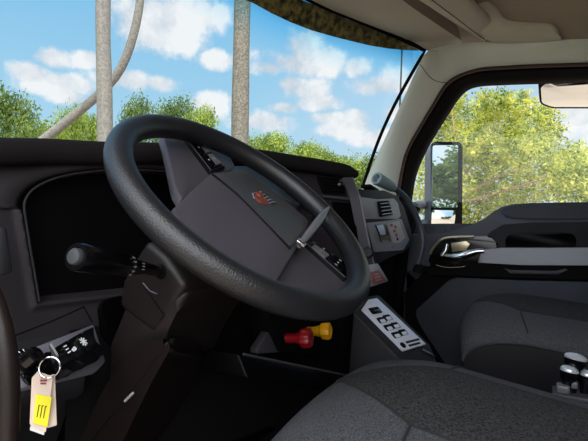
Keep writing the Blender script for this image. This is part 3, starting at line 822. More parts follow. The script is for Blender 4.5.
# hub boss behind the cover
bm = B(); lathe(bm, W+wn*-.055, -wn, [(0, .062), (.03, .055), (.07, .050)], 28); obj('wheel_boss', bm, M['black'], wheel)

# ------------------------------------------------------------------ steering column
colm = thing('steering_column', 'dark plastic steering column shroud below the wheel with a stalk', 'steering column', (.57, .62, .6))
X0, X1 = .49, .655
def yz(P, x): return [V((x, y, z)) for y, z in P]
bm = B(); prism(bm, yz([(.556, .985), (.512, .962), (.468, .918), (.538, .836), (.622, .872), (.612, .918)], X0), V((X1-X0, 0, 0)), .012, 3)
obj('upper_shroud', bm, M['shroud'], colm, angle=50)
bm = B(); prism(bm, [px(x, y, X=X0+.004) for x, y in [(122, 306), (150, 292), (187, 289), (177, 312), (166, 334), (152, 372), (104, 392), (111, 345)]], V((X1-X0-.008, 0, 0)), .014, 4)
obj('lower_shroud', bm, M['shroud'], colm, angle=50)
cp = [px(138, 342, X=.478), px(166, 339, X=.478), px(172, 346, X=.478), px(150, 385, X=.478), px(121, 445, X=.478), px(108, 480, X=.478), px(62, 480, X=.478), px(78, 445, X=.478), px(95, 405, X=.478), px(114, 370, X=.478)]
bm = B(); prism(bm, rounded(cp, .02, 4), V((.165, .07, -.06)), .014, 4); obj('column_boot', bm, M['shroud2'], colm, angle=60)
bm = B(); a, b = px(125, 401, X=.470), px(133, 393, X=.470); tube(bm, [a, b], .0022, 8); obj('tilt_latch', bm, M['mark'], colm)
bm = B(); a = [px(143, 283, X=.487), px(150, 291, X=.487), px(157, 294, X=.487)]; tube(bm, a, .0013, 6); obj('shroud_clip', bm, M['stack'], colm)
bm = B(); tube(bm, [px(143, 284, X=.489), px(164, 316, X=.489), px(160, 320, X=.49)], .001, 6); obj('shroud_seam', bm, M['black'], colm)
sb, st = px(161, 271, X=.49), px(74, 256.5, X=.325)
sd_ = (st-sb); Ls = sd_.length; sd_.normalize()
bm = B(); lathe(bm, sb-sd_*.01, sd_, [(0, .012), (.008, .0125), (.013, .011), (.014, .009)], 24); obj('stalk_collar', bm, M['black'], colm)
bm = B(); lathe(bm, sb, sd_, [(0, .0085), (Ls*.30, .0105), (Ls*.40, .0130), (Ls*.44, .0145), (Ls*.47, .0145), (Ls*.48, .0155), (Ls*.90, .0180), (Ls*.965, .0180), (Ls*.985, .0168), (Ls*.985, .012), (Ls*.97, .0115)], 32)
stalk = obj('multifunction_stalk', bm, M['gloss'], colm, angle=35)
bm = B(); lathe(bm, sb, sd_, [(Ls*.965, .0105), (Ls*1.0, .0105), (Ls*1.012, .0090), (Ls*1.016, .005)], 24); obj('stalk_button', bm, M['hubtop'], stalk)
bm = B(); lathe(bm, sb, sd_, [(Ls*.445, .0150), (Ls*.475, .0156)], 32, False); 
obj('stalk_ring', bm, M['shroud'], stalk)
u_ = (CAM-sb); u_ = (u_-sd_*u_.dot(sd_)).normalized(); w_ = sd_.cross(u_)
bm = B()
for k in range(5):
    a = R(-50+k*25); d = u_*math.cos(a)+w_*math.sin(a); box(bm, sb+sd_*(Ls*.46)+d*.0156, sd_*.002, sd_.cross(d)*.0010, d*.0004)
for k in range(3):
    a = R(-10+k*22); d = u_*math.cos(a)+w_*math.sin(a); box(bm, sb+sd_*(Ls*.33)+d*.0112, sd_*.003, sd_.cross(d)*.0007, d*.0004)
obj('stalk_markings', bm, M['mark'], stalk)

# ------------------------------------------------------------------ key with ring and tags
key = thing('ignition_key', 'ignition key with split ring standing in the left switch panel', 'key', kc)
kd = kc+spn*.012
bm = B(); kt = px(55, 350, D=(kd-CAM).dot(FW)-.045); ku = (kt-kd).normalized(); ks = ku.cross(spn).normalized()
box(bm, kd.lerp(kt, .35), (kt-kd)*.35, ks*.0035, ku.cross(ks)*.0012, .0006)
prism(bm, rounded([kt+ks*.009-ku*.016, kt+ks*.010+ku*.004, kt-ks*.010+ku*.004, kt-ks*.009-ku*.016], .004), ku.cross(ks)*.0025)
obj('key_blade', bm, M['flank'], key)
dk = (kd-CAM).dot(FW)-.055
rc = px(49.5, 367.5, D=dk); rr = 9.8/F*dk
bm = B(); ring = [rc+(RT*math.cos(t)+UP*math.sin(t))*rr+FW*.25*rr*math.sin(t+.6) for t in [2*math.pi*k/40 for k in range(41)]]
tube(bm, ring, .0011, 8, False); obj('split_ring', bm, M['chrome'], key)
def tagcard(name, pts, m, off, label, cat, ink=None):
    q = [px(x, y, D=dk+off) for x, y in pts]; bm = B(); slab(bm, q, -FW, .0006, 0, .001)
    o = obj(name, bm, m, None, smooth=False, origin=q[0]); return tag(o, label, cat)
tagcard('paper_tag', [(42, 377), (55, 374), (57, 425), (40, 430)], M['paper'], .004, 'plain cream paper tag behind the stickered tag on the key ring', 'tag')
t2 = tagcard('paper_tag', [(38, 371), (53, 377), (53, 379), (46, 432), (30, 424), (32, 378)], M['paper'], 0, 'cream key tag with bright yellow sticker hanging from the key ring', 'tag')
def tagpart(name, pts, m, off):
    q = [px(x, y, D=dk+off) for x, y in pts]; bm = B(); slab(bm, q, -FW, .0003, 0, 0); return obj(name, bm, m, t2, smooth=False)
ys = tagpart('yellow_sticker', [(36, 394), (52, 397), (47.5, 427), (33, 423)], M['yelpaper'], -.0011)
tagpart('white_slip', [(31, 424), (45, 430), (44, 435), (30, 430)], M['paperw'], .001)
bm = B()
for k in range(3):
    a, b = px(39+k*3.2, 405+k*.6, D=dk-.0017), px(37+k*3.2, 417+k*.6, D=dk-.0017); tube(bm, [a, b], .0006, 6)
    a2 = px(40.5+k*3.2, 405.4+k*.6, D=dk-.0017); tube(bm, [a, a2], .0005, 6)
obj('handwriting', bm, M['ink'], ys)
bm = B()
for (x, y, w_, h_) in [(43.5, 377.5, 2.6, 1.4), (43.5, 380.5, 3.4, 1.6), (43.2, 383.5, 2.8, 1.4)]:
    box(bm, px(x, y, D=dk-.0013), RT*w_*dk/F, UP*h_*.6*dk/F, FW*.0002)
obj('printed_mark', bm, M['inkred'], t2)

# ------------------------------------------------------------------ gooseneck lamp
gn = thing('gooseneck_lamp', 'dark gooseneck reading lamp curving up beside the passenger pillar', 'lamp', px(418, 262, X=1.62))
GX = 1.62
gp = catmull([px(418, 264, X=GX), px(421.5, 252, X=GX), px(423, 240, X=GX), px(420, 226, X=GX), px(413.5, 210, X=GX-.02), px(405, 197, X=GX-.05), px(396, 189.5, X=GX-.09), px(391, 186, X=GX-.11)], 60)
bm = B(); tube(bm, gp, [.0105+.0006*math.sin(i*2.2) for i in range(60)], 14); obj('flexible_neck', bm, M['hose'], gn)
h0, h1 = px(393, 187.5, X=GX-.10), px(376, 178, X=GX-.19); ax = h1-h0; Lh = ax.length
bm = B(); lathe(bm, h0-ax*.08, ax, [(0, .011), (.006, .016), (Lh*.25, .019), (Lh*1.0, .0225), (Lh*1.06, .021), (Lh*1.06, .014), (Lh*.9, .010)], 28); obj('lamp_head', bm, M['head_lamp'], gn)
bm = B(); lathe(bm, gp[0]+V((0, 0, -.03)), gp[1]-gp[0], [(0, .022), (.02, .02), (.03, .012)], 20); obj('lamp_base', bm, M['black'], gn)

# ------------------------------------------------------------------ passenger door
DX = 2.09
door = bpy.data.objects.new('door_1', None); door.location = (DX, .1, .5); door.empty_display_size = .1; COL.objects.link(door); door['kind'] = 'structure'
def dpoly(pts, X, th, name, m, bev=.006, r=.0, label=None, parent=door, seg=3):
    q = [px(x, y, X=X) for x, y in pts]
    if r: q = rounded(q, r, 4)
    bm = B(); prism(bm, q, V((th, 0, 0)), bev, seg); return obj(name, bm, m, parent, label=label, angle=50)
# belt pad
belt = [(396, 238), (411, 234), (430, 234), (448, 232.5), (463, 230), (474, 226), (484, 219), (494, 211), (501, 207), (512, 204), (530, 203), (588, 202), (700, 200)]
dpoly(belt+[(700, 250), (560, 250), (470, 250), (430, 262), (400, 300)], DX, .05, 'door_upper', M['doorpad'], .010)
dpoly([(500, 209), (512, 206.5), (700, 203), (700, 219), (520, 218.5), (505, 217)], DX-.012, .02, 'belt_pad', M['doorblue'], .006, .012)
# pull pocket: dark recess in a raised surround
pk = [(496, 238), (503, 231), (520, 229), (560, 228.5), (577, 231), (581, 240), (578, 249), (500, 249.5)]
dpoly([(478, 246), (490, 232), (503, 224.5), (530, 222.5), (700, 220), (700, 256), (484, 256)], DX-.012, .03, 'pocket_surround', M['dash2'], .006, .012)
dpoly([(505, 238), (510, 234), (524, 232.5), (560, 232), (573, 234), (577, 240), (575, 248), (506, 248.5)], DX-.0135, .004, 'pull_pocket', M['screen'], .001, .01)
dpoly([(482, 250), (500, 248), (700, 247.5), (700, 266), (520, 265), (478, 262.5)], DX-.045, .05, 'arm_rest', M['trimgrey'], .007, .004, 'silver grey arm rest strip')
dpoly([(424, 267), (482, 263), (700, 265), (700, 282), (520, 278), (430, 275)], DX-.035, .05, 'grip_strip', M['black'], .006, .004)
gq = [(504, 268), (512, 270.5), (555, 271.5), (565, 268.5), (568, 270), (558, 274.5), (510, 273.5)]
dpoly(gq, DX-.038, .01, 'grip_lip', M['hub'], .002)
# lower panel with a raised bolster line
dpoly([(405, 268), (440, 274), (520, 277), (720, 281), (720, 470), (405, 470)], DX+.0, .05, 'lower_panel', M['black'], .008)
dpoly([(452, 277.5), (520, 280.5), (720, 285), (720, 430), (470, 405), (441, 357), (421, 327), (414, 312)], DX-.018, .03, 'lower_bolster', M['doorblue'], .012, .02)
# door handle: dark bowl, champagne arc, chrome lever
dpoly([(428, 262), (433, 246), (444, 238), (472, 235.5), (490, 236), (498, 244), (494, 252), (484, 258), (480, 265), (440, 266)], DX-.026, .03, 'handle_bowl', M['gloss'], .006, .01)
bm = B(); tube(bm, catmull([px(x, y, X=DX-.032) for x, y in [(430, 254), (434, 247), (442, 239.5), (452, 237.5), (474, 236.5)]], 24), [.006]*24, 10); obj('handle_arc', bm, M['champagne'], door)
hl = catmull([px(x, y, X=DX-.05) for x, y in [(441, 254), (447, 256.5), (458, 257), (468, 254), (476, 251.5), (484, 251)]], 24)
bm = B(); tube(bm, hl, [.010+.007*math.sin(math.pi*i/23) for i in range(24)], 14); obj('door_handle', bm, M['chrome'], door)
bm = B(); tube(bm, [px(x, y, X=DX-.05) for x, y in [(442, 256), (446, 250), (447, 244)]], [.012, .010, .006], 12); obj('handle_pivot', bm, M['chrome'], door)
bm = B(); tube(bm, catmull([px(x, y, X=DX-.034) for x, y in [(436, 265), (446, 267.5), (462, 267), (466, 265.5)]], 14), .004, 8); obj('handle_glint', bm, M['chrome'], door)
dpoly([(451, 243), (466, 241), (470, 244), (466, 250), (452, 252)], DX-.029, .004, 'handle_backplate', M['champagne'], .001)
# outer door skin keeps daylight out below the belt
bm = B(); abox(bm, 2.15, 2.19, -.9, .72, -.3, 1.03); obj('outer_skin', bm, M['doorblue'], door)
bm = B(); abox(bm, 2.10, 2.19, -1.1, -.32, -.3, 1.95); struct('wall_right', bm, M['head2'])
bm = B(); abox(bm, 2.06, 2.19, .62, 1.25, -.06, 1.08); struct('wall_right_front', bm, M['black'])
bm = B(); q = [px(x, y, X=2.125) for x, y in [(400, 240), (418, 160), (440, 115), (470, 78), (760, 66), (760, 210), (508, 210), (470, 230)]]
bm.faces.new([bm.verts.new(p) for p in q]); w2 = struct('window_2', bm, M['glass'], smooth=False)

# grab handle at the driver's door edge
bm = B(); P = catmull([px(-14, 285, D=.46), px(-2, 315, D=.455), px(6, 350, D=.45), px(9, 395, D=.45), px(8, 450, D=.45), px(8, 450, D=.45)+V((0, 0, -.35)), px(8, 450, D=.45)+V((0, 0, -.77))], 40)
tube(bm, P, .0105, 14)
obh = obj('grab_handle', bm, M['shroud2'], None, origin=P[0]); tag(obh, 'dark brown curved bar at the near door edge left of the key', 'grab handle')

# ------------------------------------------------------------------ seats
def seat(name, label, cx, hw, yf, L_, zc, crown, tilt, corner, fr, zbase, seam_pts, ybk, bow):
    root = thing(name, label, 'seat', (cx, yf-L_*.5, 0))
    nS, nT = 96, 110
    def surf(s, t):
        """s -1..1 across, t 0..1 front to back"""
        # plan outline: bowed front edge
        ed = max(abs(s), 0)
        x = cx+s*hw
        y = yf-bow*abs(s)**3.2-t*L_
        rs = 1-max(0, (abs(s)-.82)/.18); roll = min(1, t/.09)
        z = zc-crown*abs(s)**2.4-tilt*t-.050*max(0, 1-t/.34)**2
        z -= fr*(1-math.sqrt(max(0, 1-(1-roll)**2)))
        z -= .020*(1-math.sqrt(max(0, 1-(1-rs)**2)))
        return V((x, y, z))
    # denser sampling near the rolled edges
    S = [math.copysign(1-(1-abs(2*i/nS-1))**1.5, 2*i/nS-1) for i in range(nS+1)]; T = [(k/nT)**1.5 for k in range(nT+1)]
    bm = B(); rows = [[surf(s, t) for t in T] for s in S]
    edge_ring = [rows[0][k] for k in range(nT, -1, -1)] + [r_[0] for r_ in rows[1:-1]] + [rows[-1][k] for k in range(nT+1)]
    cc_ = V((cx, yf-L_*.5, 0))
    def inset(p, d, z=None):
        q_ = V((p.x, p.y, 0)); q_ = q_+(cc_-q_).normalized()*d; return V((q_.x, q_.y, p.z if z is None else z))
    grid(bm, rows)
    grid(bm, [edge_ring, [inset(p, -.002)+V((0, 0, -.006)) for p in edge_ring], [inset(p, .001)+V((0, 0, -.013)) for p in edge_ring], [inset(p, .008)+V((0, 0, -.014)) for p in edge_ring]])
    cu = obj('seat_cushion', bm, M['seat'], root, angle=60)
    # insert panel bounded by the seam
    def inside(s, t):
        a = abs(s)
        if a > seam_pts['s']: return False
        return t > seam_pts['t0']+(seam_pts['t1']-seam_pts['t0'])*(a/seam_pts['s'])**1.6
    bm = B(); rows = []
    for i in range(81):
        s = seam_pts['s']*(i/40-1); tf = seam_pts['t0']+(seam_pts['t1']-seam_pts['t0'])*(abs(s)/seam_pts['s'])**1.15
        rows.append([surf(s, tf+(1-tf)*k/70)+V((0, 0, .0016 if 0 < k and 0 < i < 80 else -.004)) for k in range(71)])
    grid(bm, rows); obj('seat_insert', bm, M['seat_in'], root, label='darker woven centre insert', angle=80)
    # stitched seams
    bm = B()
    edge = [r_[0]+V((0, 0, .0045)) for r_ in rows]
    tube(bm, edge, .0022, 6)
    for i in (0, -1): tube(bm, [p+V((0, 0, .0045)) for p in rows[i]][::4], .0022, 6)
    for sg in (-1, 1):
        tube(bm, [surf(sg*(seam_pts['s']+(1-seam_pts['s'])*k/8*.9), seam_pts['t1']+.005*k/8)+V((0, 0, .0012)) for k in range(9)], .002, 6)
    obj('seat_seam', bm, M['thread'], root)
    # dark upholstered base
    bm = B(); grid(bm, [[inset(p, .006)+V((0, 0, -.012)) for p in edge_ring], [inset(p, .003)+V((0, 0, -.03)) for p in edge_ring], [inset(p, .004)+V((0, 0, -.08)) for p in edge_ring], [inset(p, .02, zbase) for p in edge_ring], [inset(p, .1, zbase) for p in edge_ring]]); obj('seat_base', bm, M['seatbase'], root)
    bm = B(); abox(bm, cx-hw*.7, cx+hw*.7, yf-L_*.9, yf-.14, 0, zbase+.01, .02); obj('seat_pedestal', bm, M['black'], root)
    # backrest
    bm = B(); rings = []
    for i in range(15):
        t = i/14; z = zc-.10+.72*t; y = ybk-.16*t; wv = hw*(.97-.18*t**3); th = .075*(1-.25*t)
        rings.append([V((cx+math.copysign(abs(math.cos(a))**.5, math.cos(a))*wv, y+math.copysign(abs(math.sin(a))**.7, math.sin(a))*th, z)) for a in [2*math.pi*k/36 for k in range(36)]])
    loft(bm, rings); obj('backrest', bm, M['seat'], root)
    bm = B(); rings = []
    for i in range(9):
        t = i/8; z = zc+.66+.20*t; y = ybk-.17-.03*t; f_ = math.sin(math.pi*min(1, .12+.88*t*.9))**.4
        rings.append([V((cx+math.copysign(abs(math.cos(a))**.5, math.cos(a))*hw*.55*f_, y+math.sin(a)*.05*f_, z)) for a in [2*math.pi*k/28 for k in range(28)]])
    loft(bm, rings); obj('headrest', bm, M['seat'], root)
    return root
seat('driver_seat', 'charcoal woven fabric seat in the near foreground under the steering wheel',   .690, .310, .342, .56, .786, .060, .08, .1, .030, .50, dict(s=.41, t0=.05, t1=.335), -.33, .0)
seat('passenger_seat', 'charcoal fabric seat with black base beside the far door', 1.630, .300, .246, .52, .795, .055, .05, .1, .03, .42, dict(s=.58, t0=.04, t1=.32), -.21, .03)

# chrome capped knobs between the seats
sh = thing('control_tower', 'black control tower with chrome capped knobs between the two seats', 'controls', (1.13, -.04, 0))
kn = [(576, 357, 1.10, .0215), (569.5, 369.5, 1.08, .017), (587.5, 374, 1.11, .016)]
for i, (x, y, X, r_) in enumerate(kn):
    c = px(x, y, X=X); z_ = V((.1, -.15, 1)).normalized()
    bm = B(); lathe(bm, c, -z_, [(.004, r_*.95), (.018, r_*.9), (.026, r_*.62), (.05, r_*.5), (.14, r_*.45)], 20); kb = obj('control_knob', bm, M['gloss'], sh)
    bm = B(); lathe(bm, c, z_, [(-.004, r_*.98), (0, r_), (.004, r_*.85), (.007, r_*.5), (.008, r_*.1)], 24); obj('chrome_cap', bm, M['cap'], kb)
bm = B(); p0, p1, p2 = px(563, 388, X=1.07), px(572, 384, X=1.08), px(592, 402, X=1.12)
box(bm, p0, (.014, 0, 0), (0, .012, 0), (0, 0, .008), .004); box(bm, p1, (.01, 0, 0), (0, .01, 0), (0, 0, .007), .003)
obj('bracket_clip', bm, M['flank'], sh)
bm = B(); abox(bm, 1.04, 1.24, -.2, .02, 0, .60, .02); obj('tower_body', bm, M['black'], sh)
bm = B(); box(bm, px(580, 396, X=1.10), (.06, -.0, -.01), (0, .05, 0), (0, 0, .006), .003); obj('bracket_plate', bm, M['hub'], sh)

# ------------------------------------------------------------------ outside mirrors
mr = thing('side_mirror', 'tall grey wing mirror outside the passenger window', 'mirror', px(440, 225, X=2.42))
MX = 2.42
d_in = (px(445, 180, X=MX)-CAM).normalized(); want = V((math.sin(R(163)), math.cos(R(163)), .05)).normalized(); mn = (want-d_in).normalized()
mc = px(446, 186, X=MX); mu = V((0, 0, 1)).cross(mn).normalized(); mv = mn.cross(mu)
def onm(x, y, lift=0.):
    d = FW+RT*((x-294)/F)+UP*((220.5-y)/F); o = mc+mn*lift
    return CAM+d*((o-CAM).dot(mn)/d.dot(mn))
sh_ = [onm(x, y, 0) for x, y in [(431.5, 152), (436, 142), (452, 141.5), (461, 143), (462.5, 160), (461, 228), (455, 236), (434, 236), (431, 232), (431, 190)]]
bm = B(); prism(bm, rounded(sh_, .025, 5), -mn*.045, .012, 4); obj('mirror_housing', bm, M['mirrorbody'], mr)
fr_ = [onm(x, y, .001) for x, y in [(430.5, 144), (434, 142), (458, 142), (461.5, 146), (461, 229), (431, 229)]]
bm = B(); slab(bm, fr_, mn, .008, .002, .012); fo = obj('mirror_frame', bm, M['seal'], mr)
bm = B(); slab(bm, [onm(x, y, .0095) for x, y in [(432.5, 145.5), (458, 145), (457.5, 207.5), (431.5, 207.5)]], mn, .001, 0, .014); obj('mirror_glass', bm, M['mirror'], mr, smooth=False, label='flat main mirror glass')
# bulged spotting glass below
q = [onm(x, y, .0095) for x, y in [(432, 210), (456, 210.5), (454, 227.5), (431, 227.5)]]
bm = B(); grid(bm, [[bil(q, i/12, j/12)+mn*.010*math.sin(math.pi*i/12)*math.sin(math.pi*j/12) for j in range(13)] for i in range(13)]); obj('spotting_glass', bm, M['mirror'], mr, label='bulged lower spotting glass', angle=180)
bm = B(); tube(bm, [px(414, 206, X=2.20), px(420, 205, X=2.3), px(428, 204, X=2.42)], .022, 12); obj('mirror_arm', bm, M['mirrorbody'], mr)
bm = B(); tube(bm, [px(416, 224, X=2.20), px(422, 224, X=2.3), px(430, 223, X=2.42)], .022, 12); obj('mirror_arm', bm, M['mirrorbody'], mr)

ld = thing('look_down_mirror', 'small rounded look-down mirror at the top of the passenger window', 'mirror', px(570, 90, X=2.28))
LX = 2.30; lc = px(568, 93, X=LX); din = (lc-CAM).normalized(); want = V((.35, -.15, -.9)).normalized(); ln = (want-din).normalized(); 
def onl(x, y, lift=0.):
    d = FW+RT*((x-294)/F)+UP*((220.5-y)/F); o = lc+ln*lift
    return CAM+d*((o-CAM).dot(ln)/d.dot(ln))
q = rounded([onl(x, y) for x, y in [(539, 86), (547, 80.5), (625, 78.5), (628, 105), (600, 108.5), (552, 108.5), (540, 104)]], .02, 5)
bm = B(); prism(bm, q, -ln*.05, .012, 3); obj('mirror_housing', bm, M['seal'], ld)
q = rounded([onl(x, y, .001) for x, y in [(540.8, 87), (548, 82.5), (623, 80.5), (626, 104), (599, 107), (552.5, 107), (541.8, 103)]], .018, 6)
c = sum(q, V())/len(q); bm = B(); loft(bm, [[c+(p-c)*s+ln*.012*(1-s*s) for p in q] for s in (1, .85, .7, .5, .3, .1, .01)], False)
obj('mirror_glass', bm, M['mirror'], ld, angle=180)
bm = B(); box(bm, px(580, 79, X=2.24), (.07, -.0, 0), (0, .05, 0), (0, 0, .012), .004); obj('mirror_bracket', bm, M['seal'], ld)

# dark band along the windshield top, foliage reflection painted in, measured on the glass itself
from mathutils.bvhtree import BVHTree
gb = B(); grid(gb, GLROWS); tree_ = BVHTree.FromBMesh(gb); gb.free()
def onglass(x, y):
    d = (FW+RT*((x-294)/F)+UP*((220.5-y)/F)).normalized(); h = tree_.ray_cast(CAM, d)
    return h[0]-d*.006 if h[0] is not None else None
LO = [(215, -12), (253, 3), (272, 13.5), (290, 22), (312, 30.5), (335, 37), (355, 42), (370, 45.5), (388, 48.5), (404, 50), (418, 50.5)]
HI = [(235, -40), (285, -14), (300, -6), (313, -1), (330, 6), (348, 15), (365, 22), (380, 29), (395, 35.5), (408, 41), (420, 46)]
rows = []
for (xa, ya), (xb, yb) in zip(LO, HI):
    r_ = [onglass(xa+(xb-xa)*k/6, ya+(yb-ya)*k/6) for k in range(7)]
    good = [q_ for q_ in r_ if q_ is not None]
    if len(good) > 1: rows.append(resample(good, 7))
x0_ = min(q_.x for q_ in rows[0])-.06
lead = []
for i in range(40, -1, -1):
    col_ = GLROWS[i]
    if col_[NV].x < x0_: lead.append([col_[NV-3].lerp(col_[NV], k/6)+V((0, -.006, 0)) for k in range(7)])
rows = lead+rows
bm = B(); grid(bm, rows); obj('reflection_band', bm, M['visor'], win)
# antenna
a, b = px(404, 46, D=2.9), px(399.5, 118, D=2.9)
bm = B(); tube(bm, [b+(b-a)*2.4, b, a+V((0, 0, .3))], [.008, .006, .005], 8); an = obj('whip_antenna', bm, M['antenna'], None, origin=b+(b-a)*2.4); tag(an, 'thin black whip antenna outside near the right windshield edge', 'antenna')

# ------------------------------------------------------------------ outdoors
bm = B(); 
rows = [[V((-150+300*i/30, -150+300*j/30, GZ)) for j in range(31)] for i in range(31)]
grid(bm, rows)
M['ground'] = mat('pale_gravel_ground', rgb(156, 138, 122), .95, 0, .1, .6, 6, .1, .25, rgb(178, 160, 142))
struct('ground', bm, M['ground'])
bm = B(); grid(bm, [[V((x, y, GZ+.02)) for y in (14, 45, 80, 120)] for x in (-60, -20, 20, 60, 100)])
gv = obj('grass', bm, mat('meadow_grass', rgb(120, 140, 60), .95, 0, .1, .8, 3, .2, .5, rgb(160, 172, 80)), None); gv['kind'] = 'stuff'; tag(gv, 'green meadow grass beneath the far line of trees', 'grass')

def ray_g(x, D_): 
    p = px(x, 230, D=D_); return V((p.x, p.y, GZ))
# pale trunks in front of the truck
def trunk(name, pts, D_, r_, m, label):
    P = catmull([px(x, y, D=D_) for x, y in pts], 40)
    bm = B(); rnd = random.Random(len(label))
    rings = []
    u_, w_ = V((1, 0, 0)), V((0, 1, 0))
    tube(bm, P, [r_*(1.0+.02*math.sin(i*.7)+.015*rnd.random())*(1.12-.25*i/39) for i in range(40)], 18)
    o = obj(name, bm, m, None, origin=P[0]); return tag(o, label, 'tree')
trunk('slender_tree', [(103.5, 332), (104, 260), (104.5, 190), (105, 130), (104, 70), (103, 30), (103.5, -30), (104, -120)], 11, .185, M['bark'], 'straight pale grey trunk left of the steering wheel rim')
trunk('slender_tree', [(239, 342), (239, 260), (239.5, 190), (240, 130), (241, 70), (242, 20), (243.5, -40), (245, -120)], 10, .195, M['bark2'], 'straight mottled trunk rising behind the middle of the wheel')
trunk('slender_tree', [(-62, 322), (-50, 240), (-20, 187), (20, 158), (47, 137), (72, 117), (96, 97), (113, 80), (124, 62), (132, 40), (138, 15), (141, -10), (143, -60)], 12.5, .125, M['bark'], 'thin curved trunk leaning across behind the straight left trunk')

# leafy trees
def crown_mesh(rnd, clumps, n, size, flat=.35):
    bm = B()
    for k in range(n):
        c, r_, sq = clumps[rnd.randrange(len(clumps))]
        while True:
            d = V((rnd.uniform(-1, 1), rnd.uniform(-1, 1), rnd.uniform(-1, 1)))
            if .2 < d.length < 1: break
        p = V(c)+V((d.x*r_, d.y*r_, d.z*r_*sq))*(.55+.45*rnd.random())
        n_ = V((rnd.gauss(0, 1), rnd.gauss(0, 1), rnd.gauss(.5, 1))).normalized(); u_, w_ = frame(n_)
        a = rnd.uniform(0, 6.28); u2 = u_*math.cos(a)+w_*math.sin(a); w2_ = n_.cross(u2); s = size*rnd.uniform(.6, 1.3)
        bm.faces.new([bm.verts.new(q) for q in (p-u2*s, p-w2_*s*.5, p+u2*s, p+w2_*s*.5)])
    return bm
def raw(name, bm, m, parent):
    me = bpy.data.meshes.new(name); bm.to_mesh(me); bm.free(); me.materials.append(m)
    o = bpy.data.objects.new(name, me); return link(o, parent)
def tree_proto(seed, h, r_, n, size, m, trunk_r=.25):
    rnd = random.Random(seed); cl = []
    for k in range(16):
        a = rnd.uniform(0, 6.28); t = rnd.random()
        rad = r_*.62*math.sqrt(rnd.random())*(1-.55*t)
        cl.append(((rad*math.cos(a), rad*math.sin(a), h*(.14+.70*t)), r_*rnd.uniform(.32, .50)*(1-.25*t), .8))
    bm = crown_mesh(rnd, cl, n, size)
    b2 = B(); tube(b2, [(0, 0, 0), (.1, 0, h*.3), (.05, .1, h*.7)], [trunk_r, trunk_r*.8, trunk_r*.3], 10)
    for k in range(7):
        c = cl[k*2][0]; tube(b2, [(0.07, 0, h*.22+k*.03*h), (c[0]*.5, c[1]*.5, (h*.3+c[2])*.5+.05*h), c], [trunk_r*.4, trunk_r*.25, .03], 6)
    return bm, b2
protos = {}
def leafy(kind, loc, scale, rot, label, name='tree', group=None):
    t = thing(name, label, 'tree', loc, group)
    t.rotation_euler = (0, 0, rot); t.scale = scale
    if kind not in protos:
        spec = {'far': (3, 9, 5.2, 16000, .10, M['leaf_far'], .22), 'dark': (5, 9, 5.2, 16000, .10, M['leaf_dark'], .22), 'mir': (8, 9, 5.0, 7000, .2, M['leaf_mirror'], .22)}[kind]
        bm, b2 = tree_proto(*spec)
        c = raw('crown', bm, spec[5], t); k = raw('trunk', b2, M['branch'], t)
        protos[kind] = (c, k)
    else:
        for s in protos[kind]:
            o = s.copy(); link(o, t)
    return t
def far(x, ytop, D_, kind, label, wide=1., rot=0., name='tree', group='trees along the field edge'):
    p = px(x, 230, D=D_); ht = (230-ytop)/F*D_+1-GZ
    s = ht/9*1.08
    leafy(kind, V((p.x, p.y, GZ)), (s*wide, s*wide, s), rot, label, name, group)
far(10, 84, 26, 'dark', 'dense green tree at the far left edge of the windshield', .62, 1.0)
far(40, 120, 38, 'far', 'low yellow-green tree behind the foot of the leaning trunk', .8, 2.0)
far(66, 103, 34, 'far', 'yellow-green tree between the dark edge tree and the straight pale trunk', .42, .4)
far(88, 112, 36, 'far', 'small yellow-green tree hidden partly by the straight pale trunk', .5, 1.4)
far(132, 97, 40, 'dark', 'green tree just right of the straight pale trunk', .5, 3.1)
far(170, 94, 42, 'dark', 'rounded green tree above the top of the steering wheel', .55, 4.4)
far(203, 108, 40, 'far', 'green tree just left of the mottled middle trunk', .48, 5.0)
far(262, 134, 44, 'far', 'yellow-green tree just right of the mottled middle trunk', .85, 5.6)
far(298, 140, 46, 'far', 'yellow-green tree above the middle of the dash hood', .9, .9)
far(335, 150, 48, 'far', 'low tree above the vent end of the dash hood', 1.0, 1.9)
far(366, 157, 50, 'dark', 'small distant tree beside the foot of the windshield pillar', 1.1, 2.6)
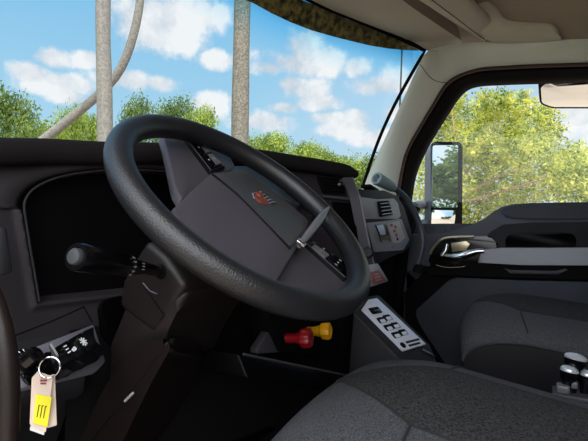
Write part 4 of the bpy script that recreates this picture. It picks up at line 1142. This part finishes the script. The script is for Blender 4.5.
# near tree outside the passenger window
nt_ = thing('tree', 'large bright yellow-green tree filling the passenger window', 'tree', V((px(490, 230, D=10).x, px(490, 230, D=10).y, GZ)))
rnd = random.Random(21); cl = []
spec = [(445, 190, 34), (450, 140, 30), (470, 170, 40), (500, 120, 34), (492, 105, 24), (470, 118, 24), (530, 130, 36), (540, 165, 44), (500, 190, 44), (568, 172, 34), (578, 185, 44), (450, 105, 18), (445, 118, 20), (520, 104, 20), (553, 134, 16), (470, 145, 30), (495, 150, 32), (520, 150, 30), (485, 130, 24),
        (475, 215, 40), (520, 215, 44), (575, 155, 20), (600, 190, 46), (640, 180, 50), (424, 200, 26), (432, 170, 24), (545, 112, 16), (483, 97, 10), (514, 97, 10), (459, 100, 10)]
for x, y, r_ in spec:
    dd = 10+rnd.uniform(-1.5, 1.8); cl.append((px(x, y, D=dd), r_/F*dd, .9))
wts = []
for c in cl: wts += [c]*max(1, int(c[1]*c[1]*40))
bm = crown_mesh(rnd, wts, 42000, .042)
base_ = wloc(nt_); bmesh.ops.translate(bm, verts=bm.verts, vec=-base_); raw('crown', bm, M['leaf_near'], nt_)
bm = B(); g0 = V((0, 0, 0)); fork = px(452, 205, D=10)-base_
tube(bm, [g0, g0.lerp(fork, .6)+V((.1, 0, 0)), fork], [.16, .13, .10], 10)
for tips in ([(470, 192), (495, 178), (530, 165)], [(462, 180), (480, 150), (500, 115)], [(452, 170), (455, 140), (452, 110)], [(490, 195), (540, 180), (575, 150)]):
    tube(bm, [fork]+[px(x, y, D=9.6+rnd.uniform(-.5, .5))-base_ for x, y in tips], [.04, .028, .018, .008], 8)
raw('branches', bm, M['branch'], nt_)
# trees behind the truck, seen in the wing mirror
for k, (az, dist, h, lab) in enumerate([(160, 30, 7.4, 'olive tree reflected in the middle of the wing mirror'), (168, 34, 7.6, 'olive tree reflected at the left of the wing mirror glass'), (152, 32, 7.2, 'olive tree reflected at the right of the wing mirror glass')]):
    s = h/9; leafy('mir', V((2.4+dist*math.sin(R(az)), dist*math.cos(R(az)), GZ)), (s*1.35, s*1.35, s), k*1.3, lab)
